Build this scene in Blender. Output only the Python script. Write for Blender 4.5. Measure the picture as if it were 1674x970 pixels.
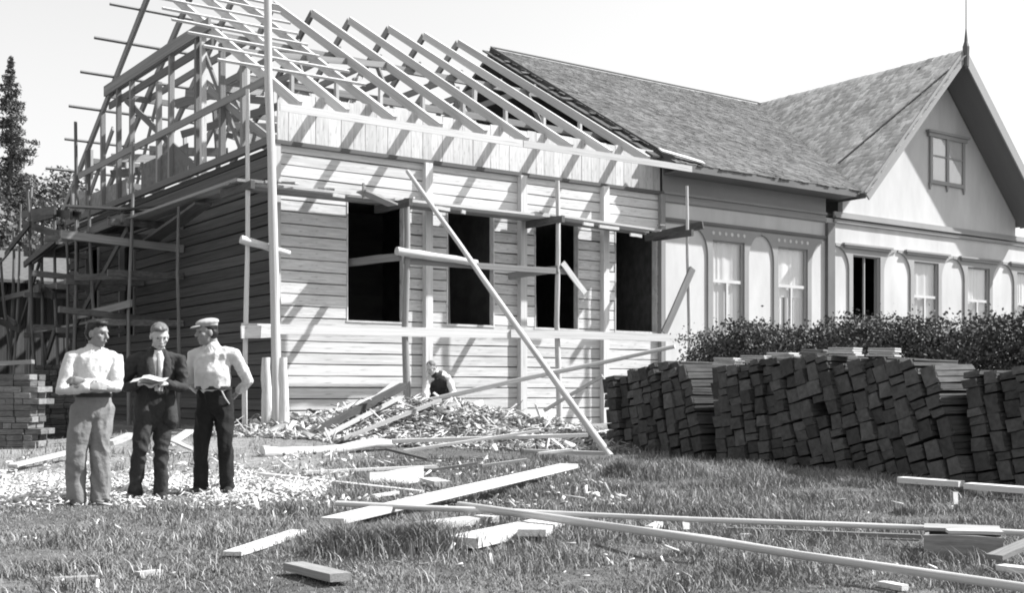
import bpy, bmesh, math, random
import numpy as np
from mathutils import Vector, Matrix, noise

random.seed(7); rng = np.random.default_rng(7)
scene = bpy.context.scene
for o in list(bpy.data.objects): bpy.data.objects.remove(o)
COL = scene.collection
R = math.radians

# ------------------------------------------------------------------ camera, sky, sun, exposure
YAW = math.atan2(.586, .810)
CAM = Vector((-8.49, -18.54, 1.075))
RT = Vector((math.cos(YAW), -math.sin(YAW), 0)); FW = Vector((math.sin(YAW), math.cos(YAW), 0))
cd = bpy.data.cameras.new('camera'); cam = bpy.data.objects.new('camera', cd); COL.objects.link(cam)
cam.location = CAM; cam.rotation_euler = (R(90), 0, -YAW)
cd.sensor_width = 36; cd.lens = 36 * 1929 / 1674; cd.shift_y = 155 / 1674; cd.clip_end = 2000; cd.clip_start = .1
scene.camera = cam
SUN_FROM = Vector((1.85, -1.0, 2.2)).normalized()
w = bpy.data.worlds.new('World'); scene.world = w; w.use_nodes = True
nt = w.node_tree; nt.nodes.clear()
sky = nt.nodes.new('ShaderNodeTexSky'); sky.sky_type = 'NISHITA'; sky.sun_disc = False
sky.sun_elevation = math.asin(SUN_FROM.z); sky.sun_rotation = math.atan2(SUN_FROM.x, SUN_FROM.y)
sky.air_density = 1.5; sky.dust_density = 1.0; sky.ozone_density = 1.0
# blue-sensitive black-and-white emulsion: the sky is recorded mostly through its blue
bw = nt.nodes.new('ShaderNodeVectorMath'); bw.operation = 'DOT_PRODUCT'; bw.inputs[1].default_value = (.0, .2, .8); bg = nt.nodes.new('ShaderNodeBackground'); wo = nt.nodes.new('ShaderNodeOutputWorld')
bg.inputs[1].default_value = .10
nt.links.new(sky.outputs[0], bw.inputs[0]); nt.links.new(bw.outputs['Value'], bg.inputs[0]); nt.links.new(bg.outputs[0], wo.inputs[0])
sl = bpy.data.lights.new('sun', 'SUN'); sl.energy = 5.0; sl.angle = R(.8); sl.color = (1, 1, 1)
so = bpy.data.objects.new('sun', sl); COL.objects.link(so)
so.rotation_euler = (-SUN_FROM).to_track_quat('-Z', 'Y').to_euler(); so.location = (10, -10, 30)
vs = scene.view_settings; vs.view_transform = 'Standard'; vs.look = 'None'; vs.gamma = 1; vs.exposure = 1.0; vs.use_curve_mapping = False

try: scene.cycles.filter_width = 1.9          # soft lens
except Exception: pass

# ------------------------------------------------------------------ terrain function and pixel helper
def sm(t):
    t = np.clip(t, 0, 1); return t * t * (3 - 2 * t)
def heap(X, Y):
    dx = X - 1.5; dy = Y + 2.35
    u = (dx * RT.x + dy * RT.y) / 3.3; v = (dx * FW.x + dy * FW.y) / 2.0
    return .46 * sm(1 - np.sqrt(u * u + v * v)) ** .8
def ground(X, Y):
    a = sm((Y + 8.5) / 7); b = sm((X + 6) / 5)
    h = .42 * a * (.35 + .65 * b)
    h = h + .16 * np.exp(-(((X - 1.7) / 2.2) ** 2 + ((Y + 8.2) / 1.6) ** 2))
    near = np.exp(-((X + 1) ** 2 + (Y + 6) ** 2) / 300)
    h = h + near * (.022 * np.sin(X * 2.1 + .7 * Y) * np.sin(Y * 1.7 - .4 * X) + .013 * np.sin(X * 4.7 + 1.3) * np.cos(Y * 5.3 + .4 * X))
    return h
def G(x, y): return float(ground(np.float64(x), np.float64(y)))
def GH(x, y): return G(x, y) + float(heap(np.float64(x), np.float64(y)))
def at(px, py, depth):
    a = (px - 837) / 1929; b = -(py - 640) / 1929
    return CAM + (RT * a + FW + Vector((0, 0, b))) * depth
def gp(px, py, h=0.0, f=GH):
    """first point along the sight line that is h above the ground"""
    d = 3.0
    while d < 60:
        p = at(px, py, d)
        if p.z <= f(p.x, p.y) + h: return p
        d += .02
    return p

# ------------------------------------------------------------------ materials (black-and-white world: neutral greys)
def new_mat(name):
    m = bpy.data.materials.new(name); m.use_nodes = True
    n = m.node_tree.nodes; p = n['Principled BSDF']; return m, m.node_tree, n, p
def grey(v): return (v, v, v, 1)
def mat(name, base, var=.25, rough=.85, scale=(3, 3, 3), detail=6, bump=.3, bscale=None, objrand=.15, island=0, coord='Object', spots=0, bdist=.01):
    """grey material: stretched noise colour, per object variation, fine relief"""
    m, t, n, p = new_mat(name)
    L = t.links.new
    tc = n.new('ShaderNodeTexCoord'); mp = n.new('ShaderNodeMapping'); mp.inputs['Scale'].default_value = scale
    oi = n.new('ShaderNodeObjectInfo')
    L(tc.outputs[coord], mp.inputs[0])
    mul = n.new('ShaderNodeMath'); mul.operation = 'MULTIPLY'; mul.inputs[1].default_value = 37.0
    L(oi.outputs['Random'], mul.inputs[0]); L(mul.outputs[0], mp.inputs['Location'])
    nz = n.new('ShaderNodeTexNoise'); nz.inputs['Scale'].default_value = 1; nz.inputs['Detail'].default_value = detail; nz.inputs['Roughness'].default_value = .62
    L(mp.outputs[0], nz.inputs['Vector'])
    mr = n.new('ShaderNodeMapRange'); mr.inputs[1].default_value = .25; mr.inputs[2].default_value = .75
    mr.inputs[3].default_value = 1 - var; mr.inputs[4].default_value = 1 + var
    L(nz.outputs['Fac'], mr.inputs[0])
    r2 = n.new('ShaderNodeMapRange'); r2.inputs[3].default_value = 1 - objrand; r2.inputs[4].default_value = 1 + objrand
    L(oi.outputs['Random'], r2.inputs[0])
    a = n.new('ShaderNodeMath'); a.operation = 'MULTIPLY'; L(mr.outputs[0], a.inputs[0]); L(r2.outputs[0], a.inputs[1])
    last = a
    if island:
        ge = n.new('ShaderNodeNewGeometry'); r3 = n.new('ShaderNodeMapRange'); r3.inputs[3].default_value = 1 - island; r3.inputs[4].default_value = 1 + island
        L(ge.outputs['Random Per Island'], r3.inputs[0])
        b = n.new('ShaderNodeMath'); b.operation = 'MULTIPLY'; L(last.outputs[0], b.inputs[0]); L(r3.outputs[0], b.inputs[1]); last = b
    if spots:
        vo = n.new('ShaderNodeTexNoise'); vo.inputs['Scale'].default_value = spots; vo.inputs['Detail'].default_value = 3
        L(tc.outputs[coord], vo.inputs['Vector'])
        r4 = n.new('ShaderNodeMapRange'); r4.inputs[1].default_value = .62; r4.inputs[2].default_value = .72; r4.inputs[3].default_value = 1; r4.inputs[4].default_value = .62
        L(vo.outputs['Fac'], r4.inputs[0])
        b = n.new('ShaderNodeMath'); b.operation = 'MULTIPLY'; L(last.outputs[0], b.inputs[0]); L(r4.outputs[0], b.inputs[1]); last = b
    c = n.new('ShaderNodeMath'); c.operation = 'MULTIPLY'; c.use_clamp = True; c.inputs[1].default_value = base; L(last.outputs[0], c.inputs[0])
    L(c.outputs[0], p.inputs['Base Color'])
    p.inputs['Roughness'].default_value = rough; p.inputs['Specular IOR Level'].default_value = .25
    if bump:
        bp = n.new('ShaderNodeBump'); bp.inputs['Strength'].default_value = bump; bp.inputs['Distance'].default_value = bdist
        if bscale:
            n2 = n.new('ShaderNodeTexNoise'); n2.inputs['Scale'].default_value = bscale; n2.inputs['Detail'].default_value = 5
            L(tc.outputs[coord], n2.inputs['Vector']); L(n2.outputs['Fac'], bp.inputs['Height'])
        else: L(nz.outputs['Fac'], bp.inputs['Height'])
        L(bp.outputs[0], p.inputs['Normal'])
    return m
M = {}
M['fresh'] = mat('fresh_timber', .46, .28, .8, (2.2, 9, 9), bump=.4, objrand=.2, spots=5)
M['siding'] = mat('sawn_siding', .54, .24, .8, (3.5, 8, 5), bump=.3, objrand=.13, spots=7)
M['bleach'] = mat('bleached_board', .52, .24, .8, (2.5, 9, 7), bump=.35, objrand=.12, spots=4)
M['darkwood'] = mat('dark_timber', .08, .4, .8, (6, 9, 5), bump=.4, objrand=.3)
M['rafter'] = mat('rafter_timber', .50, .2, .8, (2, 7, 7), bump=.3, objrand=.15)
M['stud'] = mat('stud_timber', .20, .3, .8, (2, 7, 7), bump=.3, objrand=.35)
M['pole'] = mat('peeled_pole', .50, .28, .8, (9, 4, 4), bump=.5, objrand=.2, spots=5)
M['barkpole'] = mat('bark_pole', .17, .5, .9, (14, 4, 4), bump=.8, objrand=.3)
M['greywood'] = mat('grey_old_wood', .22, .35, .85, (2, 9, 9), bump=.4, objrand=.3)
M['chip'] = mat('wood_chip', .46, .3, .85, (3, 3, 3), bump=.2, island=.75)
M['shav'] = mat('wood_shaving', .7, .15, .85, (6, 6, 6), bump=.2, island=.22)
M['soil'] = mat('soil_pile', .22, .5, 1, (3, 3, 3), bump=1, bdist=.03)
M['brick'] = mat('dark_brick', .07, .4, .9, (3, 3, 3), bump=.4, objrand=.4)
M['brickl'] = mat('pale_brick', .16, .35, .9, (3, 3, 3), bump=.4, objrand=.4)
M['white'] = mat('white_paint', .50, .15, .6, (1.6, 1.6, .5), bump=.12, bscale=30, objrand=.04)
M['trim'] = mat('grey_trim_paint', .27, .12, .6, (1, 1, 1), bump=.1, objrand=.06)
M['trimp'] = mat('pale_trim_paint', .30, .1, .6, (1, 1, 1), bump=.1, objrand=.06)
M['darktrim'] = mat('dark_trim_paint', .13, .2, .6, (1, 1, 1), bump=.1, objrand=.1)
M['shingle'] = mat('wood_shingle', .13, .3, .9, (1.2, 1.2, 1.2), bump=.3, island=.38, objrand=0)
M['shinglep'] = mat('pale_wood_shingle', .66, .35, .9, (1.0, 1.0, 1.0), bump=.3, island=.3, objrand=0)
M['deck'] = mat('roof_deck', .12, .3, .9, (1, 6, 6), bump=.3)
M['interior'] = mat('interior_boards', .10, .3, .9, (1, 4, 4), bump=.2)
M['curtain'] = mat('curtain_cloth', .66, .1, .9, (4, 4, 1), bump=.2)
M['leaf'] = mat('leaf', .10, .3, .6, (2, 2, 2), bump=0, island=.6)
M['needle'] = mat('spruce_needles', .11, .3, .7, (2, 2, 2), bump=0, island=.5)
M['birch'] = mat('tree_leaf', .15, .3, .6, (2, 2, 2), bump=0, island=.5)
M['bark'] = mat('bark', .12, .4, .95, (3, 3, 1), bump=.8)
M['grass'] = mat('grass_blade', .2, .5, .8, (.7, .7, .7), bump=0, island=.3, objrand=0)
M['drygrass'] = mat('dry_grass_blade', .34, .3, .7, (.9, .9, .9), bump=0, island=.4, objrand=0)
M['skin'] = mat('skin', .38, .08, .55, (8, 8, 8), bump=.05, objrand=0)
M['skind'] = mat('tanned_skin', .24, .08, .55, (8, 8, 8), bump=.05, objrand=0)
M['shirt'] = mat('white_shirt_cloth', .55, .05, .9, (5, 5, 5), bump=.9, bscale=13, objrand=0, bdist=.02)
M['suit'] = mat('dark_suit_cloth', .035, .3, .9, (5, 5, 5), bump=.9, bscale=11, objrand=0, bdist=.025)
M['black'] = mat('black_trouser_cloth', .016, .3, .9, (5, 5, 5), bump=.9, bscale=9, objrand=0, bdist=.025)
M['greycloth'] = mat('grey_trouser_cloth', .19, .15, .9, (5, 5, 5), bump=.9, bscale=9, objrand=0, bdist=.03)
M['hair'] = mat('dark_hair', .02, .3, .5, (20, 20, 6), bump=.5, objrand=0)
M['fair'] = mat('fair_hair', .13, .2, .5, (20, 20, 6), bump=.5, objrand=0)
M['capcloth'] = mat('pale_cap_cloth', .36, .1, .9, (9, 9, 9), bump=.3, objrand=0)
M['leather'] = mat('shoe_leather', .03, .2, .45, (9, 9, 9), bump=.2, objrand=0)
M['paper'] = mat('paper', .45, .05, .7, (3, 3, 3), bump=.1, objrand=0)
M['iron'] = mat('iron', .05, .2, .5, (9, 9, 9), bump=.1, objrand=0)
def glass_mat():
    m, t, n, p = new_mat('window_glass'); n.remove(p)
    tr = n.new('ShaderNodeBsdfTransparent'); gl = n.new('ShaderNodeBsdfGlossy'); gl.inputs['Roughness'].default_value = .03
    lw = n.new('ShaderNodeLayerWeight'); lw.inputs[0].default_value = .25; fr = n.new('ShaderNodeMapRange'); fr.inputs[3].default_value = .05; fr.inputs[4].default_value = .55; t.links.new(lw.outputs['Facing'], fr.inputs[0]); mx = n.new('ShaderNodeMixShader')
    tr.inputs[0].default_value = grey(.9)
    t.links.new(fr.outputs[0], mx.inputs[0]); t.links.new(tr.outputs[0], mx.inputs[1]); t.links.new(gl.outputs[0], mx.inputs[2])
    t.links.new(mx.outputs[0], n['Material Output'].inputs[0]); return m
M['glass'] = glass_mat()
def ground_mat():
    m, t, n, p = new_mat('ground_soil_and_turf'); L = t.links.new
    tc = n.new('ShaderNodeTexCoord')
    n1 = n.new('ShaderNodeTexNoise'); n1.inputs['Scale'].default_value = .55; n1.inputs['Detail'].default_value = 8; n1.inputs['Roughness'].default_value = .7
    n2 = n.new('ShaderNodeTexNoise'); n2.inputs['Scale'].default_value = 14; n2.inputs['Detail'].default_value = 6; n2.inputs['Roughness'].default_value = .75
    for k in (n1, n2): L(tc.outputs['Object'], k.inputs['Vector'])
    r1 = n.new('ShaderNodeMapRange'); r1.inputs[1].default_value = .3; r1.inputs[2].default_value = .7; r1.inputs[3].default_value = .06; r1.inputs[4].default_value = .15
    r2 = n.new('ShaderNodeMapRange'); r2.inputs[1].default_value = .3; r2.inputs[2].default_value = .7; r2.inputs[3].default_value = .5; r2.inputs[4].default_value = 1.6
    L(n1.outputs['Fac'], r1.inputs[0]); L(n2.outputs['Fac'], r2.inputs[0])
    mu = n.new('ShaderNodeMath'); mu.operation = 'MULTIPLY'; L(r1.outputs[0], mu.inputs[0]); L(r2.outputs[0], mu.inputs[1])
    ba = n.new('ShaderNodeAttribute'); ba.attribute_name = 'bare'; r3 = n.new('ShaderNodeMapRange'); r3.inputs[3].default_value = 1; r3.inputs[4].default_value = 2.1
    L(ba.outputs['Fac'], r3.inputs[0]); m3 = n.new('ShaderNodeMath'); m3.operation = 'MULTIPLY'; L(mu.outputs[0], m3.inputs[0]); L(r3.outputs[0], m3.inputs[1])
    L(m3.outputs[0], p.inputs['Base Color']); p.inputs['Roughness'].default_value = 1; p.inputs['Specular IOR Level'].default_value = .1
    b = n.new('ShaderNodeBump'); b.inputs['Strength'].default_value = .8; b.inputs['Distance'].default_value = .04
    L(n2.outputs['Fac'], b.inputs['Height']); L(b.outputs[0], p.inputs['Normal']); return m
M['ground'] = ground_mat()

# ------------------------------------------------------------------ builders
def tag(o, label=None, cat=None, group=None, kind=None):
    if label: o['label'] = label
    if cat: o['category'] = cat
    if group: o['group'] = group
    if kind: o['kind'] = kind
    return o
def thing(name, loc, label, cat, group=None, rz=0):
    o = bpy.data.objects.new(name, None); COL.objects.link(o); o.location = loc; o.rotation_euler = (0, 0, rz)
    o.empty_display_size = .2
    return tag(o, label, cat, group)
def link(name, me, m, parent=None, local=False):
    """mesh in world coordinates; under a (translated) parent unless local"""
    o = bpy.data.objects.new(name, me); COL.objects.link(o)
    if m is not None and not me.materials: me.materials.append(m)
    if parent is not None:
        o.parent = parent
        if not local:
            root = parent
            off = Vector(parent.location)
            while root.parent: root = root.parent; off = off + Vector(root.location)
            o.location = -off
    return o
class MB:
    def __init__(s): s.v = []; s.f = []
    def add(s, vs, fs):
        k = len(s.v); s.v += [tuple(a) for a in vs]; s.f += [tuple(i + k for i in f) for f in fs]; return s
    def box(s, x0, x1, y0, y1, z0, z1):
        return s.add([(x0, y0, z0), (x1, y0, z0), (x1, y1, z0), (x0, y1, z0), (x0, y0, z1), (x1, y0, z1), (x1, y1, z1), (x0, y1, z1)],
                     [(3, 2, 1, 0), (4, 5, 6, 7), (0, 1, 5, 4), (1, 2, 6, 5), (2, 3, 7, 6), (3, 0, 4, 7)])
    def bar(s, p0, p1, wd, ht, up=(0, 0, 1)):
        p0 = Vector(p0); p1 = Vector(p1); d = (p1 - p0).normalized(); up = Vector(up)
        sd = d.cross(up).normalized() * wd / 2; u = sd.cross(d).normalized() * ht / 2
        vs = [p + a * sd + b * u for p in (p0, p1) for a, b in ((-1, -1), (1, -1), (1, 1), (-1, 1))]
        return s.add(vs, [(0, 1, 2, 3), (7, 6, 5, 4), (0, 4, 5, 1), (1, 5, 6, 2), (2, 6, 7, 3), (3, 7, 4, 0)])
    def prism(s, poly, a0, a1, axis='y'):
        n = len(poly)
        if axis == 'y': vs = [(x, a0, z) for x, z in poly] + [(x, a1, z) for x, z in poly]
        elif axis == 'x': vs = [(a0, y, z) for y, z in poly] + [(a1, y, z) for y, z in poly]
        else: vs = [(x, y, a0) for x, y in poly] + [(x, y, a1) for x, y in poly]
        return s.add(vs, [tuple(range(n)), tuple(range(2 * n - 1, n - 1, -1))] + [(i, i + n, (i + 1) % n + n, (i + 1) % n) for i in range(n)])
    def tube(s, pts, rad, n=12, flat=None, ref=(0, 0, 1)):
        """rounded tube along points; rad scalar list or (a,b) list; flat gives the direction of the first radius"""
        pts = [Vector(p) for p in pts]; rad = [(r, r) if not isinstance(r, tuple) else r for r in rad]
        T = []
        for i in range(len(pts)):
            d = pts[min(i + 1, len(pts) - 1)] - pts[max(i - 1, 0)]; T.append(d.normalized())
        rings = []
        # rounded ends
        P = [pts[0] - T[0] * min(rad[0]) * .75] + pts + [pts[-1] + T[-1] * min(rad[-1]) * .75]
        RR = [(rad[0][0] * .5, rad[0][1] * .5)] + rad + [(rad[-1][0] * .5, rad[-1][1] * .5)]
        TT = [T[0]] + T + [T[-1]]
        vs = []
        a = None
        for p, r, t in zip(P, RR, TT):
            f = Vector(flat) if flat is not None else (a if a is not None else Vector((1, .13, .07)))
            a = f - t * f.dot(t)
            if a.length < 1e-4: a = t.orthogonal()
            a.normalize(); b = t.cross(a)
            vs += [p + a * math.cos(2 * math.pi * k / n) * r[0] + b * math.sin(2 * math.pi * k / n) * r[1] for k in range(n)]
        m = len(P); fs = []
        for i in range(m - 1):
            for k in range(n):
                fs.append((i * n + k, i * n + (k + 1) % n, (i + 1) * n + (k + 1) % n, (i + 1) * n + k))
        fs.append(tuple(range(n - 1, -1, -1))); fs.append(tuple((m - 1) * n + k for k in range(n)))
        return s.add(vs, fs)
    def ell(s, c, r, rot=None, n=14, h=9):
        c = Vector(c); vs = []; fs = []
        for i in range(h + 1):
            th = math.pi * (i + .0) / h
            if i == 0 or i == h: th += .05 if i == 0 else -.05
            for k in range(n):
                v = Vector((r[0] * math.sin(th) * math.cos(2 * math.pi * k / n), r[1] * math.sin(th) * math.sin(2 * math.pi * k / n), r[2] * math.cos(th)))
                if rot is not None: v = rot @ v
                vs.append(c + v)
        for i in range(h):
            for k in range(n): fs.append((i * n + k, (i + 1) * n + k, (i + 1) * n + (k + 1) % n, i * n + (k + 1) % n))
        fs.append(tuple(range(n))); fs.append(tuple(h * n + k for k in range(n - 1, -1, -1)))
        return s.add(vs, fs)
    def mesh(s, name, smooth=False):
        me = bpy.data.meshes.new(name); me.from_pydata([tuple(v) for v in s.v], [], s.f); me.validate(); me.update()
        if smooth: me.polygons.foreach_set('use_smooth', [True] * len(me.polygons))
        return me
    def build(s, name, m, parent=None, smooth=False, local=False): return link(name, s.mesh(name, smooth), m, parent, local)
def np_mesh(name, verts, faces_tri=None, quads=None, m=None):
    me = bpy.data.meshes.new(name)
    F = faces_tri if quads is None else quads; k = F.shape[1]
    me.vertices.add(len(verts)); me.vertices.foreach_set('co', verts.astype(np.float32).ravel())
    me.loops.add(F.size); me.loops.foreach_set('vertex_index', F.astype(np.int32).ravel())
    me.polygons.add(len(F)); me.polygons.foreach_set('loop_start', np.arange(0, F.size, k, dtype=np.int32))
    me.update(calc_edges=True); me.validate()
    if m: me.materials.append(m)
    return me

# shared board meshes: unit length x, unit width y, unit height z, a little warped and with eased edges
def board_mesh(i, seg=3, warp=.05):
    r = random.Random(100 + i); vs = []; fs = []
    for k in range(seg + 1):
        x = -.5 + k / seg; oy = r.uniform(-warp, warp) * .4; oz = r.uniform(-warp, warp)
        for (y, z) in ((-.5, -.5), (.5, -.5), (.5, .5), (-.5, .5)):
            vs.append((x, y + oy + r.uniform(-.015, .015), z + oz + r.uniform(-.03, .03)))
    for k in range(seg):
        for j in range(4): fs.append((k * 4 + j, k * 4 + (j + 1) % 4, k * 4 + 4 + (j + 1) % 4, k * 4 + 4 + j))
    fs.append((3, 2, 1, 0)); e = seg * 4; fs.append((e, e + 1, e + 2, e + 3))
    me = bpy.data.meshes.new('board_%d' % i); me.from_pydata(vs, [], fs); me.update()
    bm = bmesh.new(); bm.from_mesh(me); bmesh.ops.recalc_face_normals(bm, faces=bm.faces); bm.to_mesh(me); bm.free()
    return me
BOARDS = {}
def boards(mkey, fine=True):
    k = (mkey, fine)
    if k not in BOARDS:
        BOARDS[k] = []
        for i in range(6):
            me = board_mesh(i, 3, .05 if fine else .015); me.materials.append(M[mkey]); BOARDS[k].append(me)
    return BOARDS[k]
def beam(name, p0, p1, wd, ht, mkey, parent=None, up=(0, 0, 1), fine=True):
    """rectangular timber from p0 to p1, wd across (horizontal), ht along up"""
    p0 = Vector(p0); p1 = Vector(p1); d = p1 - p0; ln = d.length; d.normalize(); up = Vector(up)
    if abs(d.dot(up)) > .999: up = Vector((0, 1, 0))
    sd = up.cross(d).normalized(); u = d.cross(sd)
    me = random.choice(boards(mkey, fine))
    o = bpy.data.objects.new(name, me); COL.objects.link(o)
    rot = Matrix((d, sd, u)).transposed()
    o.rotation_euler = rot.to_euler(); o.scale = (ln, wd, ht)
    loc = (p0 + p1) / 2
    if parent is not None:
        o.parent = parent; loc = loc - Vector(parent.location)
    o.location = loc
    return o
def pole_mesh(i, taper=.75, n=9, seg=7, wob=.28):
    r = random.Random(300 + i); vs = []; fs = []
    ph = r.uniform(0, 6)
    for k in range(seg + 1):
        x = -.5 + k / seg; rr = .5 * (1 - (1 - taper) * k / seg) * r.uniform(.93, 1.07)
        oy = wob * math.sin(ph + k * .9) + r.uniform(-.08, .08); oz = wob * math.cos(ph * 1.7 + k * .8) + r.uniform(-.08, .08)
        if k in (0, seg): oy *= .5; oz *= .5
        for j in range(n):
            a = 2 * math.pi * j / n; q = rr * r.uniform(.93, 1.07); vs.append((x, oy + q * math.cos(a), oz + q * math.sin(a)))
    for k in range(seg):
        for j in range(n): fs.append((k * n + j, k * n + (j + 1) % n, (k + 1) * n + (j + 1) % n, (k + 1) * n + j))
    fs.append(tuple(range(n - 1, -1, -1))); fs.append(tuple(seg * n + j for j in range(n)))
    me = bpy.data.meshes.new('pole_%d' % i); me.from_pydata(vs, [], fs); me.update()
    me.polygons.foreach_set('use_smooth', [len(p.vertices) == 4 for p in me.polygons]); return me
POLES = {}
def pole(name, p0, p1, dia, mkey, parent=None, v=None, wob=.28):
    mat_ = M[mkey]; mkey = (mkey, wob)
    if mkey not in POLES:
        POLES[mkey] = []
        for i in range(5):
            me = pole_mesh(i, wob=wob); me.materials.append(mat_); POLES[mkey].append(me)
    p0 = Vector(p0); p1 = Vector(p1); d = p1 - p0; ln = d.length; d.normalize()
    up = Vector((0, 0, 1)) if abs(d.z) < .95 else Vector((0, 1, 0))
    sd = up.cross(d).normalized(); u = d.cross(sd)
    o = bpy.data.objects.new(name, POLES[mkey][v] if v is not None else random.choice(POLES[mkey])); COL.objects.link(o)
    o.rotation_euler = Matrix((d, sd, u)).transposed().to_euler(); o.scale = (ln, dia, dia); loc = (p0 + p1) / 2
    if parent is not None: o.parent = parent; loc = loc - Vector(parent.location)
    o.location = loc; return o

# ================================================================== SETTING: ground
def make_ground():
    def axis(c, fine, step):
        a = list(np.arange(-fine, fine + .001, step)); q = fine; s = step
        while q < 700:
            s *= 1.25; q += s; a = [-q] + a + [q]
        return np.array(a) + c
    xs = axis(-1, 12, .16); ys = axis(-6, 12, .16)
    X, Y = np.meshgrid(xs, ys, indexing='ij'); Z = ground(X, Y)
    V = np.stack([X.ravel(), Y.ravel(), Z.ravel()], 1); nx, ny = X.shape
    i, j = np.meshgrid(np.arange(nx - 1), np.arange(ny - 1), indexing='ij'); a = (i * ny + j).ravel()
    Q = np.stack([a, a + ny, a + ny + 1, a + 1], 1)
    me = np_mesh('ground', V, quads=Q, m=M['ground']); me.polygons.foreach_set('use_smooth', [True] * len(me.polygons))
    at_ = me.color_attributes.new('bare', 'FLOAT_COLOR', 'POINT'); dd = (X - CAM.x) * FW.x + (Y - CAM.y) * FW.y; uu = (X - CAM.x) * RT.x + (Y - CAM.y) * RT.y
    bare = sm((-1.2 - uu) / 1.5) * sm((dd - 11.2) / 1.2) * sm((20 - dd) / 2); bare = np.maximum(bare, .8 * sm((Y + 3.0) / 2) * sm((X + 3) / 2)).ravel()
    at_.data.foreach_set('color', np.stack([bare, bare, bare, np.ones_like(bare)], 1).astype(np.float32).ravel())
    tag(link('ground', me, None), 'rough grassy building yard sloping gently up to the house', kind='structure')
make_ground()

# ================================================================== NEW BUILDING (under construction)
LX, WY = 8.84, 12.46; Z0 = .34; ZS = 5.30; ZK = 6.2; SL = .58
RID = WY / 2
def roofz(s): return ZK + .03 + SL * (s if s <= RID else WY - s)
nb = thing('house_under_construction', (0, 0, .4), 'unfinished timber house with bare rafters and empty window openings', 'house')
WIN = [(1.33, 2.5), (3.42, 4.5), (5.47, 6.58), (7.55, 8.72)]; WZ0, WZ1 = 2.3, 4.5
PIL = [2.88, 5.04, 7.14]
def siding():
    pitch = .2; z = Z0 - .2; 
    breaks = [0.02] + [p + .08 for p in PIL] + [LX - .02]
    while z < ZS - .06:
        z1 = min(z + pitch, ZS - .03)
        mid = (z + z1) / 2
        if WZ0 < mid < WZ1:
            segs = []; x = .02
            for a, b in WIN: segs.append((x, a)); x = b
            segs.append((x, LX - .02))
        else: segs = list(zip(breaks[:-1], breaks[1:]))
        for a, b in segs:
            t = random.uniform(-.004, .006)
            beam('wall_board', (a + .002, .04 - t, mid), (b - .002, .04 - t, mid), .08, z1 - z - random.uniform(.013, .026), 'siding', nb, fine=False)
        z = z1
    # gable end, facing -x, boards darker than on the facade
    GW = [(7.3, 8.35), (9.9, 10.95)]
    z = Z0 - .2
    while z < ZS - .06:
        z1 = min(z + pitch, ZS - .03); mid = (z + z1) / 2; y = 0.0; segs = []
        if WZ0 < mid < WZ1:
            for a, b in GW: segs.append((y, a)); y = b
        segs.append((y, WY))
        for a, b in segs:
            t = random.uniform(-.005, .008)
            beam('gable_board', (.036 - t, a + .002, mid), (.036 - t, b - .002, mid), .075, z1 - z - random.uniform(.014, .03), 'darkwood', nb, fine=False)
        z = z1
    for a, b in GW:
        for y in (a + .03, b - .03): beam('gable_window_jamb', (.02, y, WZ0), (.02, y, WZ1), .12, .06, 'stud', nb)
siding()
# backing so that joints read dark, back wall, floors
mb = MB()
def wallbox(x0, x1, y0, y1, z0, z1): mb.box(x0, x1, y0, y1, z0, z1)
x = .09
for a, b in WIN: wallbox(x, a, .085, .16, Z0, ZS - .05); x = b
wallbox(x, LX - .05, .085, .16, Z0, ZS - .05)
for a, b in WIN: wallbox(a, b, .087, .158, Z0, WZ0 - .03); wallbox(a, b, .087, .158, WZ1 + .03, ZS - .05)
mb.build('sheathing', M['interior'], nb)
mb = MB(); y = .16
for a, b in [(7.3, 8.35), (9.9, 10.95)]: wallbox(.078, .15, y, a, Z0, ZS - .05); wallbox(.08, .148, a, b, Z0, WZ0 - .02); wallbox(.08, .148, a, b, WZ1 + .02, ZS - .05); y = b
wallbox(.078, .15, y, WY - .1, Z0, ZS - .05)
mb.build('gable_sheathing', M['interior'], nb)
MB().box(.02, LX, WY - .1, WY, Z0, ZK).build('back_wall', M['darkwood'], nb)
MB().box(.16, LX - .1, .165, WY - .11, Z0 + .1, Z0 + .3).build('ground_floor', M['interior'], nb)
MB().box(.16, LX - .1, .165, WY - .11, ZS - .2, ZS - .04).build('attic_floor', M['greywood'], nb)
MB().box(.16, LX - .1, 5.0, 5.12, Z0 + .31, ZS - .21).build('partition_wall', M['interior'], nb)
MB().box(4.9, 5.0, .17, 4.99, Z0 + .31, ZS - .21).build('partition_wall', M['interior'], nb)
for x in (1.9, 4.1, 6.2, 8.1, 8.35): beam('inner_post', (x, 1.1 + random.uniform(-.3, .5), Z0 + .3), (x + .02, 1.2, ZS - .2), .14, .1, 'fresh', nb, up=(0, 1, 0))
# knee wall of upright boards
x = .02; 
while x < LX - .03:
    b = min(x + random.uniform(.19, .26), LX)
    t = random.uniform(0, .008)
    beam('knee_board', ((x + b) / 2, .035 - t, ZS + .03), ((x + b) / 2, .035 - t, ZK - random.uniform(0, .03)), b - x - random.uniform(.003, .009), .03, 'bleach', nb, up=(0, 1, 0), fine=False)
    x = b
MB().box(.1, LX - .04, .056, .1, ZS - .04, ZK - .04).build('knee_sheathing', M['greywood'], nb)
beam('drip_ledge', (-.04, -.025, ZS), (LX - .02, -.025, ZS), .09, .07, 'darkwood', nb, fine=False)
beam('corner_board', (.0, -.035, Z0 - .2), (.0, -.035, ZS - .03), .11, .035, 'siding', nb, up=(0, 1, 0), fine=False)
beam('corner_board', (-.03, .06, Z0 - .2), (-.03, .06, ZS + .1), .12, .035, 'darkwood', nb, up=(1, 0, 0), fine=False)
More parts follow.
